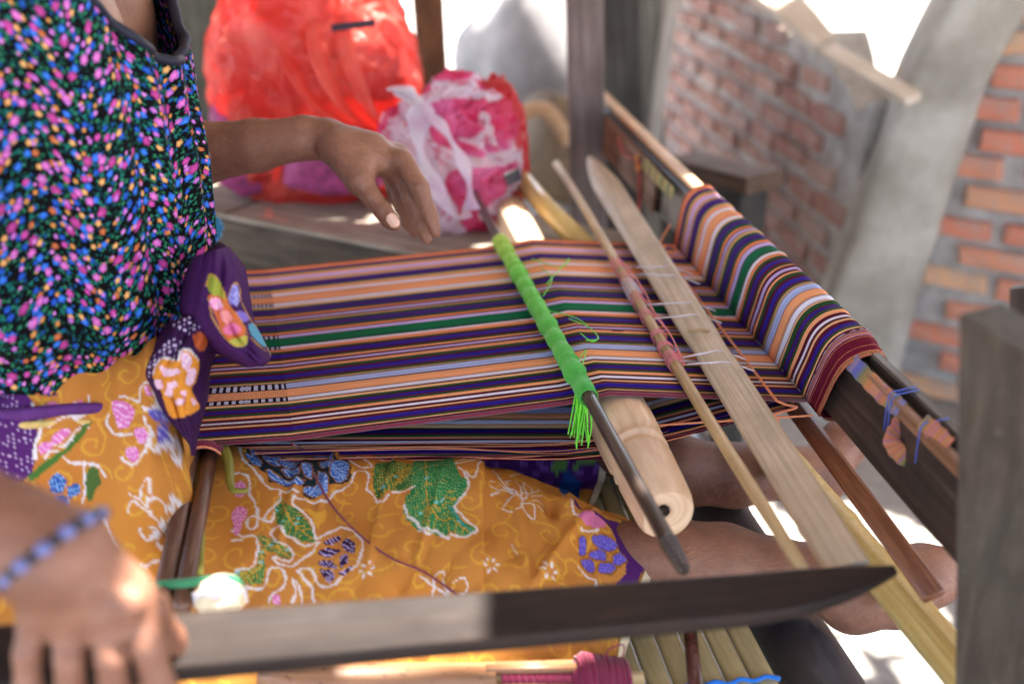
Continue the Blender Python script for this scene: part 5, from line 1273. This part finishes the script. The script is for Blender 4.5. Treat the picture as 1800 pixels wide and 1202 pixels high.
def paintA(pa, g):
    pa.poly(g([(410, 330), (430, 255), (470, 270), (525, 340), (540, 430), (500, 470), (450, 390)], c7), (150, 158, 60)); pa.poly(g([(430, 420), (470, 400), (560, 440), (640, 560), (690, 650), (640, 720), (560, 700), (490, 590)], c7), (206, 108, 62))
    pa.poly(g([(440, 430), (500, 420), (530, 480), (480, 510), (440, 480)], c7), (232, 140, 190), 1, 4, ((250, 225, 240), .0022, .5, .4)); pa.poly(g([(540, 620), (600, 590), (650, 640), (600, 680), (545, 660)], c7), (226, 120, 170))
    pa.poly(g([(510, 520), (560, 510), (600, 570), (540, 600)], c7), (232, 150, 150)); pa.poly(g([(580, 710), (650, 690), (700, 690), (680, 760), (610, 750)], c7), (176, 176, 80))
    pa.poly(g([(560, 430), (580, 370), (610, 310), (635, 370), (630, 450), (600, 470)], c7), (130, 124, 206), 1, 4, ((200, 200, 245), .003, .5, .3)); pa.poly(g([(620, 510), (690, 530), (700, 580), (650, 580)], c7), (130, 110, 200))
    pa.poly(g([(700, 600), (750, 610), (800, 690), (830, 760), (780, 740), (720, 670)], c7), (90, 160, 190))
    for P_ in ([(410, 330), (440, 250), (500, 300), (540, 400), (530, 470)], [(430, 420), (460, 560), (540, 690), (640, 750), (700, 690)], [(640, 350), (650, 440), (710, 560), (800, 680), (840, 790)], [(550, 440), (600, 320), (640, 330)], [(720, 700), (760, 740), (820, 790)], [(560, 470), (640, 560), (700, 680)]):
        pa.stroke(g(P_, c7), .0010, (196, 144, 62))
def paintB(pa, g):
    pa.poly(g([(180, 610), (210, 560), (300, 545), (420, 500), (420, 590), (330, 690), (240, 640)], c7), (58, 24, 72), 1, 3, None, ((222, 206, 238), .0052, .24))
    pa.poly(g([(0, 900), (80, 790), (160, 700), (250, 740), (240, 800), (180, 860), (60, 920), (0, 980)], c7), (62, 26, 78), 1, 3, None, ((222, 206, 238), .0052, .26))
    pa.poly(g([(310, 690), (370, 660), (415, 700), (400, 770), (350, 780)], c7), (190, 92, 50)); pa.poly(g([(210, 540), (260, 530), (280, 550), (230, 560)], c7), (206, 120, 60))
    pa.poly(g([(40, 960), (80, 860), (150, 840), (210, 860), (240, 790), (290, 780), (340, 830), (355, 900), (330, 1000), (300, 1060), (330, 1120), (350, 1200), (180, 1260), (100, 1080)], c7), (224, 146, 52))
    pk = ((250, 230, 245), .003, .6, .4)
    for P_ in ([(90, 890), (130, 910), (220, 920), (220, 950), (130, 970), (100, 940)], [(240, 800), (290, 810), (300, 880), (270, 935), (240, 880)], [(280, 930), (320, 910), (335, 940), (300, 1030), (260, 1010)], [(140, 1020), (200, 1000), (215, 1030), (160, 1060)], [(235, 1070), (275, 1065), (270, 1110), (230, 1100)],
               [(55, 1000), (100, 990), (110, 1050), (70, 1050)], [(130, 1060), (180, 1060), (170, 1110), (130, 1100)], [(190, 1140), (270, 1120), (230, 1170)], [(300, 1120), (340, 1150), (310, 1170)]): pa.poly(g(P_, c7), (236, 186, 214), 1, 4, pk)
    pa.stroke(g([(40, 960), (80, 860), (150, 840), (210, 860), (240, 790), (290, 780), (350, 850)], c7), .0016, WH)
tk = lambda px, py: float(Ts.flat[np.argmin((PXs-px)**2+(PYs-py)**2+Ts*40)])
KD = min(tk(300, 650), tk(330, 700), tk(270, 680))-.012
PB = patch('knot_tail', [(300, 565), (272, 600), (244, 655), (262, 695), (292, 735), (330, 775), (338, 800)], [(382, 545), (384, 600), (368, 650), (366, 690), (356, 730), (346, 770), (342, 800)], KD+.03, .03, paintB, base=(56, 22, 66), seed=2, tdep=-.02)
PA = patch('knot_loop', [(340, 452), (322, 500), (318, 548), (345, 590), (385, 622), (430, 642), (452, 642)], [(400, 434), (428, 470), (438, 520), (446, 565), (462, 598), (474, 628), (462, 642)], KD+.04, .045, paintA, base=(66, 28, 82), seed=.5, tdep=-.02)
PC = patch('knot_back', [(335, 460), (350, 440), (372, 428), (395, 432), (430, 470)], [(350, 545), (372, 530), (400, 520), (425, 545), (440, 560)], 1.14, .03, lambda p, g: None, 40, 40, base=(56, 22, 66), seed=4)
sweep('knot_rim', catmull([T(430, 636, 1.068), T(452, 640, 1.062), T(470, 632, 1.062), T(470, 618, 1.066), T(455, 606, 1.07)], 6), .0022, plain('cream_hem', (206, 184, 140), .7, .25, .1, 80, .2), PA, seg=6)
# back strap behind the waist
bs = thing('back_strap', 'pale strap with a teal cord bundle behind the weaver waist', 'strap')
sweep('strap', [T(338, 395, 1.30), T(352, 425, 1.30), T(358, 452, 1.30)], [(.010, .004)]*3, plain('pale_strap', (196, 184, 174), .6, .3, .1, 60, .2), bs, seg=8)
V, Fs, uv = blob(T(360, 402, 1.42), (.022, .02, .02), 16, 20, .2, 5, 9, ridge=.3); mesh_obj('cord_bundle', V, Fs, M['teal'], bs, uv=uv)

# bracelet
bc = bpy.data.objects.new('bracelet', None); COL.objects.link(bc); bc.parent = person
bmat1, bmat2 = plain('pale_blue_bead', (104, 112, 170), .3, .5, .1, 200, .1, Coat_Weight=.4), plain('dark_bead', (18, 14, 34), .3, .5, .1, 200, .1, Coat_Weight=.4)
wc = T(72, 962, .622); wax = T(95, 975, .62)-T(20, 945, .625); wax = wax/np.linalg.norm(wax); e1 = np.cross(wax, A(0, 0, 1)); e1 /= np.linalg.norm(e1); e2_ = np.cross(wax, e1)
# tilt the ring so it runs from lower left to upper right
wax2 = T(130, 1040, .62)-T(40, 925, .62); wax2 /= np.linalg.norm(wax2); e1 = np.cross(wax2, A(0, 1, 0)); e1 /= np.linalg.norm(e1); e2_ = np.cross(wax2, e1)
def mini(c, r, nseg=10):
    V = []; Fs = []
    for i in range(nseg//2+2):
        th = math.pi*i/(nseg//2+1)
        for j in range(nseg): V.append((r*math.sin(th)*math.cos(2*math.pi*j/nseg), r*math.sin(th)*math.sin(2*math.pi*j/nseg), r*.8*math.cos(th)))
    for i in range(nseg//2+1):
        for j in range(nseg): Fs.append((i*nseg+j, (i+1)*nseg+j, (i+1)*nseg+(j+1) % nseg, i*nseg+(j+1) % nseg))
    return V, Fs
Vm, Fm = mini(0, 1); bms = []
for mt in (bmat1, bmat2):
    me = bpy.data.meshes.new('bead'); me.from_pydata(Vm, [], Fm); me.materials.append(mt); me.polygons.foreach_set('use_smooth', [True]*len(me.polygons)); bms.append(me)
wcb = T(92, 965, .622)
for i in range(28):
    a = 2*math.pi*i/28; p = wcb+e1*math.cos(a)*.0335+e2_*math.sin(a)*.031
    o = bpy.data.objects.new('bead', bms[0 if (i % 2) else 1]); COL.objects.link(o); o.parent = bc; o.location = p; r_ = .0050 if i % 2 else .0048; o.scale = (r_, r_, r_)

# fabric strips tied on the beam
fst = attr_mat('patterned_strip', .8, (900, 900)); 
def strip(name, pts, w, up, parent, seed):
    P_ = catmull(pts, 8); V, Fs, uv = sweep_data(P_, [(w*(1+.08*math.sin(i_*1.3)), .0012) for i_ in range(len(P_))], 10, up=up, n=3)
    rr_ = np.random.default_rng(seed); c = np.zeros((len(V), 3)); cs_ = [lin(q) for q in ((198, 150, 70), (206, 120, 90), (120, 130, 80), (90, 96, 190), (190, 160, 130))]
    for i in range(len(V)): c[i] = np.array(cs_[int((math.sin(uv[i][1]*60+seed)+2)*1.2) % 5])*.6+np.array(cs_[int(uv[i][1]*900) % 5])*.4
    return mesh_obj(name, V, Fs, fst, parent, True, uv, vcol=c)
fb = thing('cloth_strip', 'frayed ochre and blue patterned cloth strip tied along the dark beam near the post', 'cloth strip')
strip('strip', [A(.469, .905, .780), A(.467, .87, .781), A(.467, .83, .781), A(.468, .80, .783)], .0085, (-1, 0, .6), fb, 1)
strip('strip_loop', [T(1575, 712, 1.0), T(1588, 722, .985), T(1580, 748, .98), T(1568, 772, .975), T(1580, 795, .97), T(1602, 808, .97), T(1612, 790, .975), T(1604, 768, .98)], .008, (-.2, -1, .2), fb, 2)
for i in range(3):
    y = (.812, .806, .752)[i]; sweep('blue_binding', catmull([A(.462, y, .755), A(.464, y+.004, .788), A(.476, y+.006, .792), A(.492, y+.01, .792)], 5), .0006, thread('blue_binding_thread', (62, 92, 200)), fb, seg=5)
strip('strip_end', [A(.470, .765, .788), A(.471, .745, .789), A(.472, .725, .787)], .008, (-1, 0, .6), fb, 3)
fb2 = thing('green_cloth_strip', 'green and yellow woven cloth strip on the beam above the rolled warp', 'cloth strip')
P_ = [A(.4635, 1.52, .768), A(.4635, 1.60, .768), A(.4635, 1.70, .769)]
V, Fs, uv = sweep_data(catmull(P_, 10), [(.010, .001)]*21, 10, up=(-1, 0, .2), n=3); c = np.zeros((len(V), 3))
for i in range(len(V)): c[i] = lin(((152, 156, 84), (196, 190, 130), (190, 140, 70), (110, 130, 90))[int(uv[i][1]*110+(uv[i][0]*60)) % 4])
mesh_obj('strip', V, Fs, fst, fb2, True, uv, vcol=c)
sweep('red_cord', catmull([A(.460, 1.86, .770), A(.459, 1.80, .755), A(.460, 1.72, .765), A(.459, 1.70, .735), A(.458, 1.69, .70), A(.445, 1.66, .67)], 6), .0022, thread('red_cord_thread', (190, 60, 60)), fb2, seg=6)
sweep('ochre_cord', catmull([A(.460, 1.73, .775), A(.459, 1.715, .75), A(.460, 1.70, .762)], 5), .0022, thread('ochre_cord_thread', (216, 150, 50)), fb2, seg=6)

# cream bamboo and cloth by the far end of the roll
tag(sweep('bamboo_pole', [T(912, 310, 1.80), T(960, 365, 1.72), T(1035, 440, 1.60)], .0165, M['bamboo_yellow'], seg=16), 'short cream bamboo pole lying behind the far end of the shed roll', 'pole')
V, Fs, uv = blob(Z(962, 398, .64), (.03, .05, .014), 30, 36, .3, 3, 12, ridge=.25)
tag(mesh_obj('blue_rag', V, Fs, plain('pale_blue_cotton', (130, 158, 190), .8, .2, .35, 25, .5), uv=uv), 'crumpled pale blue and white rag by the shed roll end', 'rag')

# ------------------------------------------------------------------ plastic bags
def plastic(name, ca, cb, cc_, transp=.1, rough=.3, white=None):
    m, N, L, b = newmat(name); out = N['Material Output']
    v = coords(N, L, 'Object', (1, 1, 1)); g = nz(N, L, v, 9, 4, .5, .6); col = ramp(N, L, g, [(.35, ca), (.5, cb), (.68, cc_)])
    if white:
        w = nz(N, L, v, 8, 2, .4, 1.6); col = mixc(N, L, ramp(N, L, w, [(.50, (0, 0, 0)), (.53, (255, 255, 255))]), col, white)
        w2 = nz(N, L, v, 38, 1, .4, .8); col = mixc(N, L, ramp(N, L, w2, [(.62, (0, 0, 0)), (.64, (200, 200, 200))]), col, (214, 40, 110))
    L.new(col, b.inputs['Base Color']); setp(b, Roughness=rough, Specular_IOR_Level=.6, Coat_Weight=.3, Coat_Roughness=.2)
    w3 = nz(N, L, coords(N, L, 'Object', (1, 1, .4)), 26, 4, .6, 1.5); bump(N, L, b, w3, .8, .02)
    tl = N.new('ShaderNodeBsdfTranslucent'); L.new(col, tl.inputs[0]); mx = N.new('ShaderNodeMixShader'); mx.inputs[0].default_value = .5
    L.new(b.outputs[0], mx.inputs[1]); L.new(tl.outputs[0], mx.inputs[2]); tp = N.new('ShaderNodeBsdfTransparent'); L.new(col, tp.inputs[0])
    m2 = N.new('ShaderNodeMixShader'); m2.inputs[0].default_value = transp; L.new(mx.outputs[0], m2.inputs[1]); L.new(tp.outputs[0], m2.inputs[2]); L.new(m2.outputs[0], out.inputs[0]); return m
rb = thing('red_plastic_bag', 'full translucent red plastic bag standing on the bench plank', 'plastic bag')
zc = .66; cB = T(555, 165, 1.93); 
V, Fs, uv = blob(cB, (.185, .13, .225), 130, 170, .13, 1.5, 21, zmin=zc+.004, ridge=.075, pw=.85)
mesh_obj('bag_skin', V, Fs, plastic('red_plastic', (228, 62, 56), (240, 96, 84), (248, 138, 122), .32, .22), rb, uv=uv)
red2 = plain('dark_red_contents', (132, 22, 26), .5, .4, .3, 12, .2)
for (px, py, t, r) in ((470, 110, 1.95, (.085, .06, .08)), (640, 120, 1.95, (.07, .05, .055)), (600, 285, 1.9, (.10, .07, .05)), (440, 250, 1.92, (.07, .06, .09))):
    V, Fs, uv = blob(T(px, py, t), r, 20, 24, .15, 2, px, pw=.7); mesh_obj('bundle', V, Fs, plain('bag_contents', rnd.choice([(150, 60, 110), (120, 30, 40), (180, 110, 130)]), .6), rb, uv=uv)
board('dark_label', T(582, 50, 1.765), T(660, 40, 1.765), A(0, -1, .2), .012, .002, plain('black_print', (50, 26, 40), .5), rb, .0005)
for k in range(3):   # gathered folds of the bag
    sweep('bag_fold', catmull([T(480+60*k, -20, 1.80), T(500+55*k, 90, 1.775), T(560+45*k, 190, 1.775), T(660+20*k, 235+12*k, 1.80)], 8), [(.006+.010*math.sin(i/24*3.1), .004) for i in range(25)], bpy.data.materials['red_plastic'], rb, seg=10)
pb = thing('pink_plastic_bag', 'crumpled pink and white printed plastic bag beside the red one', 'plastic bag')
V, Fs, uv = blob(T(800, 275, 1.76), (.098, .07, .112), 130, 170, .26, 1.6, 31, zmin=.60, ridge=.22, pw=.9)
mesh_obj('bag_skin', V, Fs, plastic('pink_plastic', (222, 40, 70), (232, 70, 130), (240, 130, 190), .05, .35, (240, 228, 240)), pb, uv=uv)
V, Fs, uv = blob(T(868, 265, 1.80), (.055, .06, .115), 60, 60, .12, 2, 37, zmin=.60, ridge=.12, pw=.8)
mesh_obj('red_side', V, Fs, plastic('red_print_plastic', (220, 40, 50), (226, 60, 70), (236, 110, 110), .05, .35), pb, uv=uv)
wpl = plastic('white_plastic', (236, 226, 240), (240, 232, 240), (230, 200, 226), .08, .3)
sweep('handle', catmull([T(700, 160, 1.66), T(735, 185, 1.64), T(770, 215, 1.63), T(800, 260, 1.62), T(822, 310, 1.62), T(828, 370, 1.63)], 8), [(.010+.006*math.sin(i*.5), .003) for i in range(41)], wpl, pb, seg=10)
sweep('handle', catmull([T(690, 155, 1.67), T(720, 160, 1.65), T(740, 190, 1.64), T(735, 250, 1.63), T(760, 320, 1.63), T(800, 380, 1.63), T(826, 372, 1.63)], 8), [(.014+.008*math.sin(i*.43), .003) for i in range(49)], wpl, pb, seg=10)
board('dark_label', T(888, 318, 1.70), T(915, 305, 1.72), A(0, -1, .1), .02, .002, plain('black_print2', (30, 24, 30), .5), pb, .0005)
